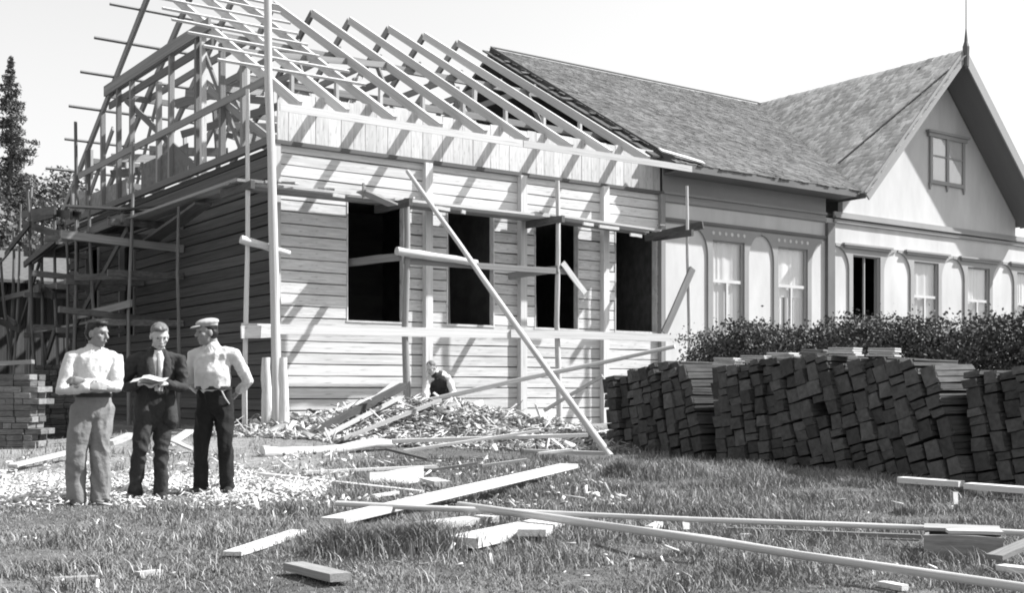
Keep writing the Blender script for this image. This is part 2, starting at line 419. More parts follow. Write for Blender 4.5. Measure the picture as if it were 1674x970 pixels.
beam('gable_ledge', (-.04, -.02, ZS + .06), (-.04, WY, ZS + .06), .1, .13, 'greywood', nb, fine=False)
# pilasters
for p in PIL:
    beam('pilaster', (p + .085, -.06, Z0 - .1), (p + .085, -.06, ZS - .03), .15, .13, 'siding', nb, up=(0, 1, 0), fine=False)
beam('pilaster', (LX - .02, -.05, Z0 - .1), (LX - .02, -.05, ZS - .03), .12, .12, 'greywood', nb, up=(0, 1, 0), fine=False)
# window linings (> sill)
for a, b in WIN:
    wf = thing('window_opening', (a, 0, WZ0), None, None); wf.parent = nb; wf.location = Vector((a, 0, WZ0)) - nb.location
    m_ = MB().box(a, a + .022, -.012, .12, WZ0 + .03, WZ1).box(b - .022, b, -.012, .12, WZ0 + .03, WZ1).box(a, b, -.012, .12, WZ1 - .002, WZ1 + .03)
    j = m_.build('window_lining', M['siding'], wf)
    j.location = -Vector((a, 0, WZ0))
    s_ = MB().box(a - .01, b + .01, -.015, .15, WZ0 - .005, WZ0 + .028).build('window_sill', M['siding'], wf); s_.location = -Vector((a, 0, WZ0))
# roof frame
RX = [.06, .93, 1.85, 2.8, 3.76, 4.72, 5.78, 6.78, 7.78]
OV = .76
for i, x in enumerate(RX):
    top = .07
    beam('rafter', (x, -OV, roofz(-OV) - .02), (x, RID + .02, roofz(RID) - .02), .065, .17, 'rafter', nb)
    beam('rafter', (x, WY + OV + .3, roofz(WY + OV + .3) - .02), (x, RID + .03, roofz(RID) - .02), .065, .17, 'stud', nb)
    zc = 8.05 + random.uniform(-.05, .05); s0 = (zc - ZK) / SL
    beam('collar_tie', (x + .06, s0 - .1, zc), (x + .06, WY - s0 + .1, zc), .045, .15, 'stud', nb)
    for s in (1.5, WY - 1.5):
        beam('strut', (x + .06, s, ZS), (x + .06, s, roofz(s) - .1), .06, .09, 'fresh', nb, up=(0, 1, 0))
    if i % 2 == 0: beam('brace', (x + .05, 1.7, ZS + .1), (x + .05, 3.6 + random.uniform(-.3, .3), roofz(3.6) - .25), .04, .11, 'stud', nb)
    else: beam('brace', (x + .05, WY - 1.7, ZS + .1), (x + .05, WY - 3.9, roofz(3.6) - .2), .04, .11, 'stud', nb)
beam('wall_plate', (.0, .03, ZK - .12), (LX, .03, ZK - .12), .1, .1, 'greywood', nb, fine=False) if False else None
for s, z in ((1.5, 6.75), (WY - 1.5, 6.75), (3.3, 8.0), (WY - 3.3, 8.0)):
    beam('purlin', (.0, s + .12, z), (LX - .2, s + .12, z), .09, .13, 'stud', nb)
# boards nailed on rafter tails and first roof laths
beam('eave_board', (-.3, -OV - .02, 5.70), (4.6, -OV - .02, 5.71), .025, .13, 'fresh', nb)
beam('eave_board', (4.62, -OV - .02, 5.71), (LX + .15, -OV - .02, 5.72), .025, .13, 'fresh', nb)
beam('eave_board', (8.45, -.4, roofz(-.4) + .12), (9.5, -.62, roofz(-.6) + .05), .2, .03, 'bleach', nb, up=(0, -SL, 1))
for k, s in enumerate((.75, 1.45, 2.15, 2.85, 3.55, 4.3, 5.1, 5.8)):
    beam('roof_lath', (-.75 + random.uniform(-.1, .1), s, roofz(s) + .085), (1.75 + random.uniform(-.1, .35) + .1 * k, s + random.uniform(-.05, .05), roofz(s) + .085), .07, .045, 'bleach', nb, up=(0, -SL, 1))
for k, s in enumerate((7.1, 8.0, 8.95, 9.95, 10.95, 11.95)):
    beam('roof_lath', (-.62 + random.uniform(-.12, .12), s, roofz(s) + .085), (2.4 + random.uniform(-.3, .8), s, roofz(s) + .085), .06, .04, 'stud', nb, up=(0, SL, 1))
# gable end framing
for y, z1, mk in ((.35, 0, 'stud'), (1.5, 0, 'stud'), (2.5, 0, 'greywood'), (3.45, 0, 'bleach'), (3.75, 8.0, 'stud'), (5.25, 8.0, 'stud'), (5.95, 7.6, 'stud'), (7.7, 8.0, 'stud'), (8.6, 8.0, 'greywood'), (9.8, 0, 'stud'), (11.0, 0, 'stud'), (12.2, 0, 'greywood')):
    zt = z1 or roofz(y) - .1
    beam('gable_stud', (.05, y, ZS + .1), (.05 + random.uniform(-.02, .02), y + random.uniform(-.03, .03), zt), .1, .11, mk, nb, up=(0, 1, 0))
for z, y0, y1 in ((6.45, .5, 12.0),):
    beam('gable_rail', (.0, y0, z), (.0, y1, z + random.uniform(-.04, .04)), .04, .14, 'stud', nb)
beam('gable_collar', (-.0, 3.0, 8.08), (-.0, WY - 2.95, 8.12), .05, .24, 'greywood', nb)
beam('gable_collar', (.1, 3.1, 7.75), (.1, WY - 3.0, 7.78), .05, .16, 'stud', nb)
beam('gable_brace', (.1, 4.0, 5.5), (.1, 8.3, 7.7), .04, .14, 'stud', nb)
beam('gable_brace', (.1, 11.6, 5.5), (.1, 9.2, 7.2), .04, .14, 'stud', nb)
beam('gable_brace', (.1, .6, 5.5), (.1, 3.3, 6.9), .04, .14, 'stud', nb)
MB().box(.09, .11, 4.4, 7.2, ZS + .1, ZS + .75).build('gable_infill', M['greywood'], nb)
MB().box(.09, .11, 8.2, 12.0, ZS + .1, ZS + .6).build('gable_infill', M['greywood'], nb)

for x in (2.3, 4.4, 6.4):
    for k in range(5):
        y = random.uniform(1.5, 11); beam('attic_post', (x + random.uniform(-.3, .3), y, ZS), (x + random.uniform(-.3, .3), y + random.uniform(-.1, .1), min(roofz(y) - .1, 8.0)), .08, .1, random.choice(['stud', 'greywood', 'fresh']), nb, up=(0, 1, 0))
    beam('attic_brace', (x, random.uniform(2, 5), ZS + .1), (x, random.uniform(6, 9), 7.6), .04, .14, 'greywood', nb)
for k in range(16):
    y = random.uniform(2, 10.5); z = random.uniform(5.7, 7.6)
    beam('attic_board', (random.uniform(.1, .5), y, z), (random.uniform(1.5, 4), y + random.uniform(-1.5, 1.5), z + random.uniform(-.6, .6)), .04, random.uniform(.1, .2), random.choice(['stud', 'greywood']), nb)
# ================================================================== OLD HOUSE
oh = thing('old_house', (9, 0, .4), 'old white wooden house with shingled roof and steep front gable', 'house')
OX0, OX1 = 8.86, 24.3
OW = [(10.36, 11.37), (12.49, 13.52), (15.19, 16.26), (17.64, 18.69), (20.0, 21.03), (22.37, 23.4)]
mb = MB(); x = OX0
for a, b in OW: mb.box(x, a, 0, .15, .3, 5.25); mb.box(a, b, .001, .149, .3, 2.25); mb.box(a, b, .001, .149, 4.45, 5.25); x = b
mb.box(x, OX1, 0, .15, .3, 5.25)
mb.build('front_wall', M['white'], oh)
MB().box(OX0, OX0 + .14, .151, WY, .3, 6.1).build('end_wall', M['darkwood'], oh)
MB().box(OX1 - .15, OX1, .151, WY, .3, 5.6).build('end_wall', M['white'], oh)
MB().box(OX0 + .15, OX1 - .16, WY - .15, WY, .3, 5.6).build('back_wall', M['white'], oh)
MB().box(OX0 + .15, OX1 - .16, 4.0, 4.1, .6, 5.2).build('inner_wall', M['interior'], oh)
MB().box(OX0 + .15, OX1 - .16, .16, WY - .16, 5.3, 5.4).build('ceiling', M['interior'], oh)
MB().box(OX0 + .15, OX1 - .16, .16, WY - .16, .4, .6).build('floor', M['interior'], oh)
# frieze and mouldings of the main block
MB().box(OX0 + .02, 14.2, -.02, 0, 5.12, 5.9).build('frieze_board', M['trim'], oh)
MB().box(OX0 + .02, 14.2, -.05, -.021, 5.14, 5.22).box(OX0 + .02, 14.2, -.07, -.021, 5.30, 5.36).build('frieze_moulding', M['trim'], oh)
MB().box(OX0 + .02, 14.2, -.05, 0, 4.74, 4.80).box(OX0 + .02, 14.2, -.035, 0, 4.70, 4.738).build('string_moulding', M['darktrim'], oh)
MB().box(14.2, 14.46, -.09, -.002, .3, 5.12).build('corner_board', M['darktrim'], oh)
MB().box(14.48, OX1 + .05, -.06, -.002, 5.16, 5.24).box(14.48, OX1 + .05, -.1, -.002, 5.27, 5.32).box(14.48, OX1 + .05, -.05, -.002, 5.32, 5.42).build('gable_cornice', M['trim'], oh)
def surround(a, b, per, ztop, mk, dots):
    """window surround: side casings that flare into arched spandrels between neighbouring windows"""
    c = (a + b) / 2; cw = .14; half = per / 2; spring = 4.05; z0 = 2.1
    r = (half - (b - a) / 2 - cw)
    m_ = MB()
    for sg in (-1, 1):
        xi = c + sg * (b - a) / 2; xo = c + sg * ((b - a) / 2 + cw)
        N = 8; outer = [(xo, z0), (xo, spring)]
        for k in range(1, N + 1):
            t = k / N * math.pi / 2
            outer.append((c + sg * (half - r * math.cos(t)), spring + (ztop - .06 - spring) * math.sin(t)))
        outer.append((c + sg * half, ztop))
        inner = [(xi, z0), (xi, spring)] + [(xi, spring + (ztop - spring) * k / (N + 1)) for k in range(1, N + 1)] + [(xi, ztop)]
        for (p, q, p2, q2) in zip(outer[:-1], inner[:-1], outer[1:], inner[1:]):
            poly = [p, p2, q2, q] if sg < 0 else [q, q2, p2, p]
            m_.prism(poly, -.045, -.003)
    m_.prism([(a, 4.42), (a, ztop), (b, ztop), (b, 4.42)], -.044, -.004)
    o = m_.build('window_surround', M[mk], oh)
    if dots:
        for k in range(6):
            xx = a + (b - a) * (k + .5) / 6 * 1.16 - .08
            d = MB(); n = 8
            d.prism([(xx + .042 * math.cos(6.283 * q / n), 4.575 + .042 * math.sin(6.283 * q / n)) for q in range(n)], -.052, -.045)
            d.build('rosette', M['white'], oh)
    return o
def window(a, b, z0, z1, mk, curtain=1.0, dark=False):
    wn = thing('window', (a, 0, z0), None, None); wn.parent = oh; wn.location = Vector((a, 0, z0)) - oh.location
    off = -Vector((a, 0, z0))
    def bl(mb_, name, m_): o = mb_.build(name, m_, wn); o.location = off; return o
    f = MB().box(a, a + .06, .0, .08, z0, z1).box(b - .06, b, .0, .08, z0, z1).box(a + .06, b - .06, .0, .08, z1 - .06, z1).box(a + .06, b - .06, .0, .08, z0, z0 + .06)
    bl(f, 'frame', M[mk])
    zt = z0 + (z1 - z0) * .58; c = (a + b) / 2
    if not dark:
        g = MB().box(a + .06, b - .06, .005, .06, zt - .035, zt + .035).box(c - .03, c + .03, .006, .059, z0 + .06, zt - .035)
        bl(g, 'muntin', M['white'])
        p = MB().add([(a + .06, .03, z0 + .06), (b - .06, .03, z0 + .06), (b - .06, .03, z1 - .06), (a + .06, .03, z1 - .06)], [(0, 1, 2, 3)])
        bl(p, 'pane', M['glass'])
        n = 26; vs = []; fs = []
        zb = zt - .25 if curtain < 1 else z0
        for k in range(n + 1):
            xx = a + (b - a) * k / n; yy = .10 + .012 * math.sin(k * 1.3 + 2.2 * math.sin(k * .37 + a)); vs += [(xx, yy, zb), (xx, yy + .012, zb), (xx, yy + .012, z1), (xx, yy, z1)]
        for k in range(n):
            q = 4 * k; fs += [(q, q + 4, q + 7, q + 3), (q + 1, q + 2, q + 6, q + 5), (q, q + 1, q + 5, q + 4), (q + 3, q + 7, q + 6, q + 2)]
        bl(MB().add(vs, fs), 'curtain', M['curtain'])
        if curtain < 1:
            for (xa, xb) in ((a + .05, a + .3), (b - .34, b - .05), (c - .12, c + .1)):
                vs = []; fs = []; n = 8
                for k in range(n + 1):
                    xx = xa + (xb - xa) * k / n; yy = .105 + .012 * math.sin(k * 2.1); vs += [(xx, yy, z0), (xx, yy + .012, z0), (xx, yy + .012, zb), (xx, yy, zb)]
                for k in range(n):
                    q = 4 * k; fs += [(q, q + 4, q + 7, q + 3), (q + 1, q + 2, q + 6, q + 5)]
                bl(MB().add(vs, fs), 'curtain', M['curtain'])
    else:
        bl(MB().box(c - .02, c + .02, .03, .08, z0 + .06, z1 - .06), 'mullion', M['trimp'])
    return wn
for i, (a, b) in enumerate(OW):
    if i < 2:
        surround(a, b, 2.13, 4.70, 'trim', True); window(a, b, 2.25, 4.45, 'trimp', .5 if i == 1 else 1)
    else:
        surround(a, b, 2.37, 4.66, 'trimp', False); window(a, b, 2.25, 4.45, 'trimp', .5 if i == 4 else 1, dark=(i == 2))
        MB().box(a - .42, b + .42, -.13, -.0465, 4.63, 4.68).box(a - .35, b + .35, -.1, -.0465, 4.57, 4.629).build('window_hood', M['trim'], oh)
# roof of the main block
OE = .62
def oroof(s): return ZK + .02 + SL * s
VX = lambda s: 15.08 + .58 * s           # valley
roof = thing('main_roof', (9, 0, 6), None, None); roof.parent = oh; roof.location = Vector((9, 0, 6)) - oh.location
def rl(mb_, name, m_, smooth=False):
    o = mb_.build(name, m_, roof, smooth); o.location = -Vector((9, 0, 6)); return o
m_ = MB()
n0 = (8.78, -OE, oroof(-OE)); 
def slab(mb_, pts, th):
    pts = [Vector(p) for p in pts]; n = len(pts); lo = [p - Vector((0, 0, th)) for p in pts]
    mb_.add(pts + lo, [tuple(range(n)), tuple(range(2 * n - 1, n - 1, -1))] + [(i, i + n, (i + 1) % n + n, (i + 1) % n) for i in range(n)])
slab(m_, [(8.78, -OE, oroof(-OE)), (VX(-OE), -OE, oroof(-OE)), (VX(RID), RID, oroof(RID)), (8.78, RID, oroof(RID))], .09)
slab(m_, [(8.78, RID + .001, oroof(RID)), (24.9, RID + .001, oroof(RID)), (24.9, WY + OE, oroof(-OE)), (8.78, WY + OE, oroof(-OE))], .09)
rl(m_, 'roof_deck', M['deck'])
rl(MB().box(8.8, 14.66, -OE - .03, -OE - .001, oroof(-OE) - .17, oroof(-OE) + .01), 'eave_fascia', M['darktrim'])
rl(MB().box(8.9, 14.62, -OE, -.03, oroof(-OE) - .16, oroof(-OE) - .12), 'soffit', M['darktrim'])
# shingles as overlapping courses of single shingles
def shingle_field(u_rng, s_pitch, keep, P, ux, us, un, seed, wd=.13, skip=.004):
    """P(u,s) point on the slope; us up-slope direction, ux along, un normal"""
    r = np.random.default_rng(seed); V = []; s0, s1 = s_pitch[0], s_pitch[1]; st = s_pitch[2]
    s = s0
    while s < s1:
        u = u_rng[0] - r.uniform(0, wd)
        while u < u_rng[1]:
            w_ = wd * r.uniform(.7, 1.35)
            if keep(u + w_ / 2, s + st * .5) and r.random() > skip:
                d = r.uniform(-.015, .02); lift = r.uniform(.016, .028); ln = st * 1.35
                p = P(u, s - d); q0 = p + un * lift; q1 = p + ux * (w_ * .96) + un * (lift + r.uniform(-.004, .004))
                up = us * ln
                V.append([q0, q1, q1 + up - un * lift * .85, q0 + up - un * lift * .85, p, p + ux * (w_ * .96)])
            u += w_
        s += st
    V = np.array([[tuple(a) for a in v] for v in V]); n = len(V)
    Vv = V.reshape(-1, 3); b = np.arange(n)[:, None] * 6
    Q = np.concatenate([b + np.array([[0, 1, 2, 3]]), b + np.array([[4, 5, 1, 0]])], 0)
    return Vv, Q
us = Vector((0, 1, SL)).normalized(); un = Vector((0, -SL, 1)).normalized(); cs = us.y
V, Q = shingle_field((8.75, 19.3), (-OE / cs - .05, RID / cs, .145), lambda u, s: u < VX(s * cs) - .02, lambda u, s: Vector((u, s * cs, oroof(s * cs))), Vector((1, 0, 0)), us, un, 5)
o = link('shingle_courses', np_mesh('shingle_courses', V, quads=Q, m=M['shingle']), None, roof); o.location = -Vector((9, 0, 6)); o['kind'] = 'stuff'
# torn verge next to the new rafters, ridge boards, patches
beam('verge_board', (8.74, -.5, oroof(-.5) - .05), (8.74, RID, oroof(RID) - .05), .05, .2, 'darkwood', oh)
m_ = MB(); slab(m_, [(8.42, -.2, oroof(-.2) - .06), (8.78, -.2, oroof(-.2) - .06), (8.78, RID, oroof(RID) - .06), (8.5, RID, oroof(RID) - .06)], .04); rl(m_, 'torn_underlay', M['darkwood'])
for k in range(7):
    s = .4 + k * .8 + random.uniform(-.15, .15)
    beam('torn_board', (8.4 + random.uniform(-.05, .15), s, roofz(s) - .02), (8.95, s + .05, oroof(s) + .035), .12, .02, 'darkwood', oh, up=(0, -SL, 1))
beam('ridge_board', (8.75, RID - .05, oroof(RID) + .04), (18.7, RID - .05, oroof(RID) + .04), .12, .025, 'darkwood', oh, up=(0, -SL, 1))
# wing with the front gable
GXc, GH2, GZ = 18.6, 3.95, 9.74; GP = 1.0; GF = -.85
wing = thing('gable_roof', (19, 0, 6), None, None); wing.parent = oh; wing.location = Vector((19, 0, 6)) - oh.location
def wl(mb_, name, m_, smooth=False):
    o = mb_.build(name, m_, wing, smooth); o.location = -Vector((19, 0, 6)); return o
def wz(x): return GZ - GP * abs(x - GXc)
m_ = MB()
for sg in (-1, 1):
    e = GXc + sg * GH2
    slab(m_, [(GXc, GF, GZ), (e, GF, wz(e)), (e, .3, wz(e)), (GXc, 6.3, GZ)] if sg < 0 else [(e, GF, wz(e)), (GXc, GF, GZ), (GXc, 6.3, GZ), (e, 6.3, wz(e))], .1)
wl(m_, 'roof_deck', M['deck'])
sgn = Vector((1, 0, GP)).normalized(); gn = Vector((-GP, 0, 1)).normalized()
def keepw(y, s):
    x = GXc - GH2 + s * sgn.x; return y < (x - 15.08) / .58 + .12
V, Q = shingle_field((GF, 6.4), (-.03, GH2 / sgn.x, .16), keepw, lambda y, s: Vector((GXc - GH2 + s * sgn.x, y, wz(GXc - GH2) + s * sgn.z)), Vector((0, 1, 0)), sgn, gn, 9)
o = link('shingle_courses', np_mesh('shingle_courses', V, quads=Q, m=M['shinglep']), None, wing); o.location = -Vector((19, 0, 6)); o['kind'] = 'stuff'
wl(MB().prism([(GXc - GH2 + .2, wz(GXc - GH2 + .2) - .12), (GXc, GZ - .12), (GXc + GH2 - .2, wz(GXc + GH2 - .2) - .12), (GXc + GH2 - .2, 5.3), (GXc - GH2 + .2, 5.3)], .0, .14), 'gable_wall', M['white'])
for sg in (-1, 1):
    e = GXc + sg * (GH2 + .02)
    beam('bargeboard', (e, GF - .02, wz(e) - .07), (GXc + sg * .03, GF - .02, GZ - .07), .04, .26, 'trim', oh, up=(0, 0, 1), fine=False)
    beam('soffit_board', (GXc + sg * GH2, -.42, wz(GXc + GH2) - .13), (GXc + sg * .1, -.42, GZ - .23), .8, .03, 'darktrim', oh, up=(sg, 0, 1), fine=False)
# roof seam: a raised joint batten running down the gable roof
q0 = Vector((18.08, -0.77, wz(18.08) + .03)); q1 = Vector((15.67, 0.78, wz(15.67) + .03))
beam('joint_batten', q0, q1, .06, .035, 'darkwood', oh, up=(-1, 0, 1))
# finial
f = MB(); 
f.tube([(GXc, GF - .05, GZ - .35), (GXc, GF - .05, GZ + .15), (GXc, GF - .05, GZ + .28), (GXc, GF - .05, GZ + .62)], [.075, .09, .05, .015], 8)
f.build('finial', M['darktrim'], oh)
MB().tube([(GXc, GF - .05, GZ + .6), (GXc, GF - .05, GZ + 2.3)], [.013, .009], 6).build('finial_rod', M['iron'], oh)
# attic window
a, b, z0, z1 = 18.32, 19.86, 6.6, 7.72
wn = thing('attic_window', (a, 0, z0), None, None); wn.parent = oh; wn.location = Vector((a, 0, z0)) - oh.location
def al(mb_, name, m_): o = mb_.build(name, m_, wn); o.location = -Vector((a, 0, z0)); return o
al(MB().box(a, a + .1, -.06, -.002, z0, z1).box(b - .1, b, -.06, -.002, z0, z1).box(a, b, -.061, -.002, z0 - .1, z0 - .001).box((a + b) / 2 - .05, (a + b) / 2 + .05, -.06, -.002, z0, z1), 'frame', M['trim'])
al(MB().box(a - .14, b + .14, -.12, -.002, z1 + .1, z1 + .16).prism([(a - .08, z1 + .099), (a - .08, z1), (b + .08, z1), (b + .08, z1 + .099)], -.08, -.002), 'hood', M['trim'])
for c in ((a + .1, (a + b) / 2 - .05), ((a + b) / 2 + .05, b - .1)):
    al(MB().box(c[0], c[1], -.02, -.004, z0, z1), 'curtain', M['curtain'])
    al(MB().add([(c[0], -.028, z0), (c[1], -.028, z0), (c[1], -.028, z1), (c[0], -.028, z1)], [(0, 1, 2, 3)]), 'pane', M['glass'])
    al(MB().box(c[0], c[1], -.045, -.03, z0 + .62, z0 + .66), 'muntin', M['trimp'])
for x in (a + .02, (a + b) / 2, b - .02): al(MB().prism([(x - .05, z0 - .1), (x, z0 - .26), (x + .05, z0 - .1)], -.05, -.003), 'bracket', M['trim'])

# ================================================================== SCAFFOLDS
sc = thing('facade_scaffold', (0, -1.1, .4), 'round pole scaffold with plank walkway along the sunlit facade', 'scaffold')
SY = -1.0
for x, z0, z1, d, mk, dx in ((-.99, .25, 5.85, .085, 'pole', .04), (1.97, .4, 4.4, .13, 'greywood', -.03), (5.3, .4, 5.05, .11, 'pole', -.06), (8.72, .3, 5.3, .085, 'pole', -.08)):
    pole('pole', (x, SY, z0), (x + dx, SY, z1), d, mk, sc, None, .16)
beam('rail_plank', (-1.08, SY - .06, 2.06), (4.4, SY - .06, 2.12), .03, .16, 'bleach', sc)
beam('rail_plank', (4.1, SY - .095, 2.13), (8.66, SY - .095, 2.16), .03, .15, 'bleach', sc)
beam('plank_end', (-1.1, SY - .09, 2.0), (-.45, SY - .09, 2.03), .04, .2, 'bleach', sc)
pole('ledger', (1.7, SY - .1, 3.47), (3.35, SY - .1, 3.36), .15, 'bleach', sc, 2, .0)
beam('ledger', (1.9, SY - .02, 3.32), (5.45, SY - .02, 3.34), .05, .11, 'greywood', sc)
beam('putlog', (1.8, SY - .05, 3.38), (1.38, .35, 3.36), .06, .13, 'greywood', sc)
beam('putlog', (5.25, SY - .05, 3.38), (4.85, .0, 3.3), .06, .13, 'greywood', sc)
beam('brace', (5.33, SY - .06, 3.5), (5.85, SY - .1, 2.95), .03, .11, 'bleach', sc)
for x in (-.95, 1.92, 5.24, 8.6): beam('putlog', (x, SY - .2, 4.31), (x - .05, -.09, 4.31), .07, .13, 'darkwood', sc)
beam('putlog', (8.95, SY - .15, 4.5), (8.3, -.1, 4.3), .09, .15, 'darkwood', sc)
beam('brace', (8.72, SY - .08, 3.6), (7.95, SY - .05, 2.25), .04, .15, 'greywood', sc)
pole('bracket_log', (-1.1, SY - .08, 3.46), (-.3, SY - .15, 3.28), .13, 'bleach', sc, 1, .06)
for k in range(4):
    y = SY + .25 + k * .18
    beam('walkway_plank', (-1.05 + random.uniform(-.1, .1), y, 4.40 + random.uniform(0, .012)), ((1.12 if k == 0 else 2.0) + random.uniform(-.2, .05), y + random.uniform(-.02, .02), 4.41), .175, .04, 'greywood' if k else 'fresh', sc)
    beam('walkway_plank', (1.85 + random.uniform(-.1, .25), y, 4.40), (5.2 + random.uniform(-.1, .3), y, 4.40), .175, .04, 'fresh' if k < 2 else 'greywood', sc)
    beam('walkway_plank', (4.9 + random.uniform(-.1, .2), y + .01, 4.44), (8.25 + random.uniform(-.4, .2), y, 4.36), .172, .04, 'fresh' if k < 2 else 'greywood', sc)
beam('loose_board', (1.05, SY - .05, 4.43), (1.75, SY + .1, 4.28), .25, .03, 'greywood', sc)
beam('stake', (1.06, SY - .1, 4.3), (1.06, SY - .1, 4.56), .03, .035, 'greywood', sc, up=(0, 1, 0))
for k in range(16):
    x = random.choice([random.uniform(-.8, .9), random.uniform(1.9, 8)]); y = random.uniform(SY, -.4); a = random.uniform(0, 3.1); l = random.uniform(.08, .3)
    beam('offcut', (x, y, 4.455), (x + l * math.cos(a), y + l * math.sin(a), 4.465), random.uniform(.04, .1), .03, random.choice(['fresh', 'bleach', 'greywood']), sc)
for x, z, l in ((.55, 4.33, .22), (2.55, 4.3, .3), (3.1, 4.28, .08), (6.3, 4.28, .5), (7.1, 4.18, .3), (5.9, 4.3, .25)):
    beam('batten_end', (x, SY + .02, z), (x + l, SY + .02, z - .01), .04, .06, 'bleach', sc)

gs = thing('gable_scaffold', (-1.1, 4, .3), 'dark pole scaffold with planks against the shaded gable end', 'scaffold')
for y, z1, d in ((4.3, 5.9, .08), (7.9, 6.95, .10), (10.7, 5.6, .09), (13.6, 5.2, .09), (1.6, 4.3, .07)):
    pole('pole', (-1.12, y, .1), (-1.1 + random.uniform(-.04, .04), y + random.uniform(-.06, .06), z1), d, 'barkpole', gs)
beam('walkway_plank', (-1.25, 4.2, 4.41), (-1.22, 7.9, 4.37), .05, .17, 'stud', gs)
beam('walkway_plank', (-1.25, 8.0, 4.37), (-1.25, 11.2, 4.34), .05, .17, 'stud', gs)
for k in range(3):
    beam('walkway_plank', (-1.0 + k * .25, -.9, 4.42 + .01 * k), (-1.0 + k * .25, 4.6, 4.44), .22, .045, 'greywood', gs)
    beam('walkway_plank', (-1.0 + k * .25, 4.4, 4.47), (-1.0 + k * .25, 11.5, 4.46), .22, .045, 'darkwood', gs)
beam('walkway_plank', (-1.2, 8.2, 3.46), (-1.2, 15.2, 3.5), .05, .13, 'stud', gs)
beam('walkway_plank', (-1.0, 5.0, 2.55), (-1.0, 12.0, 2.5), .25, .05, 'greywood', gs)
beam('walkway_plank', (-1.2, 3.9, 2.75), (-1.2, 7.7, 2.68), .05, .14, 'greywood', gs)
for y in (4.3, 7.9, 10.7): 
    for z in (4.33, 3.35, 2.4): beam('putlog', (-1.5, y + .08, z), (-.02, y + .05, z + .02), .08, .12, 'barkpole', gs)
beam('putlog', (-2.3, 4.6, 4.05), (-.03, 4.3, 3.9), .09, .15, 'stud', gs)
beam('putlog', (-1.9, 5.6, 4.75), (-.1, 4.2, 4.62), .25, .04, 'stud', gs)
beam('brace', (-1.15, 4.3, 4.2), (-1.15, 7.8, 2.5), .04, .11, 'darkwood', gs)
beam('brace', (-1.15, 10.7, 4.2), (-1.15, 13.5, 2.0), .04, .11, 'darkwood', gs)
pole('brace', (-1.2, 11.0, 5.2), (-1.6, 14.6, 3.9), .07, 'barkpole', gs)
rt = random.Random(41)
for k in range(9):
    y = rt.uniform(6, 14.5); pole('pole', (-1.0 - rt.uniform(0, .5), y, .1), (-1.1 - rt.uniform(-.1, .5), y + rt.uniform(-.5, .5), rt.uniform(4.2, 6.4)), rt.uniform(.06, .1), 'barkpole', gs)
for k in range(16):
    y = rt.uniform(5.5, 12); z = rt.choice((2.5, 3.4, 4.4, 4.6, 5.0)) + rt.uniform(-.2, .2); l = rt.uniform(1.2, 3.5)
    beam('plank', (-1.15 - rt.uniform(0, .5), y, z), (-.9 - rt.uniform(0, .6), y + l, z + rt.uniform(-.7, .7)), .05, rt.uniform(.1, .22), 'darkwood', gs)
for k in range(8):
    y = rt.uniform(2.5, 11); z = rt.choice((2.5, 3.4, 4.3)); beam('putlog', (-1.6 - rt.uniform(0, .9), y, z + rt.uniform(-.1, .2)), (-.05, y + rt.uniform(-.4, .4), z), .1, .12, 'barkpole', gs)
beam('hanging_plank', (-.9, 1.0, 4.3), (-.5, 5.5, 4.0), .3, .05, 'darkwood', gs)
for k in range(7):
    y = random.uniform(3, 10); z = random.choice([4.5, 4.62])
    beam('loose_board', (-1.3 + random.uniform(-.3, .3), y, z), (-.5 + random.uniform(-.3, .3), y + random.uniform(-1.2, 1.2), z + random.uniform(0, .12)), .16, .03, random.choice(['stud', 'greywood', 'darkwood']), gs)

# ================================================================== STANDING AND LEANING POLES
def single_pole(name, p0, p1, dia, mk, label, cat='pole', v=None, group=None):
    p0 = Vector(p0); r_ = thing(name, p0, label, cat, group); pole('shaft', p0, p1, dia, mk, r_, v); return r_
b0 = at(453, 710, 18.6); b0.z = G(b0.x, b0.y) - .05
o = pole('tall_pole', b0, at(437, -95, 18.6), .15, 'bleach', None, 2, .10); tag(o, 'tall pale peeled pole standing upright at the house corner', 'pole')
for (px, y0, y1, d, dp, lb) in ((437, 585, 712, .19, 18.75, 'short upright log left of the tall pale pole'), (465, 585, 722, .175, 18.3, 'short upright log right of the tall pale pole')):
    a = at(px, y1, dp); a.z = G(a.x, a.y) - .03
    o = pole('log_post', a, at(px - 2, y0, dp), d, 'bleach', None, 0, .02); tag(o, lb, 'log', 'short logs at the foot of the tall pole')
o = pole('leaning_pole', gp(997, 748, -.03), Vector((1.72, -1.42, 4.78)), .105, 'pole', None, 3, .12); tag(o, 'long peeled pole leaning diagonally against the scaffold walkway', 'pole')
o = pole('sloping_pole', Vector((1.5, -1.9, .86)), at(1103, 566, 17.6), .085, 'bleach', None, 1, .12); tag(o, 'long pale pole sloping from the rubbish heap up to the brick stacks', 'pole')

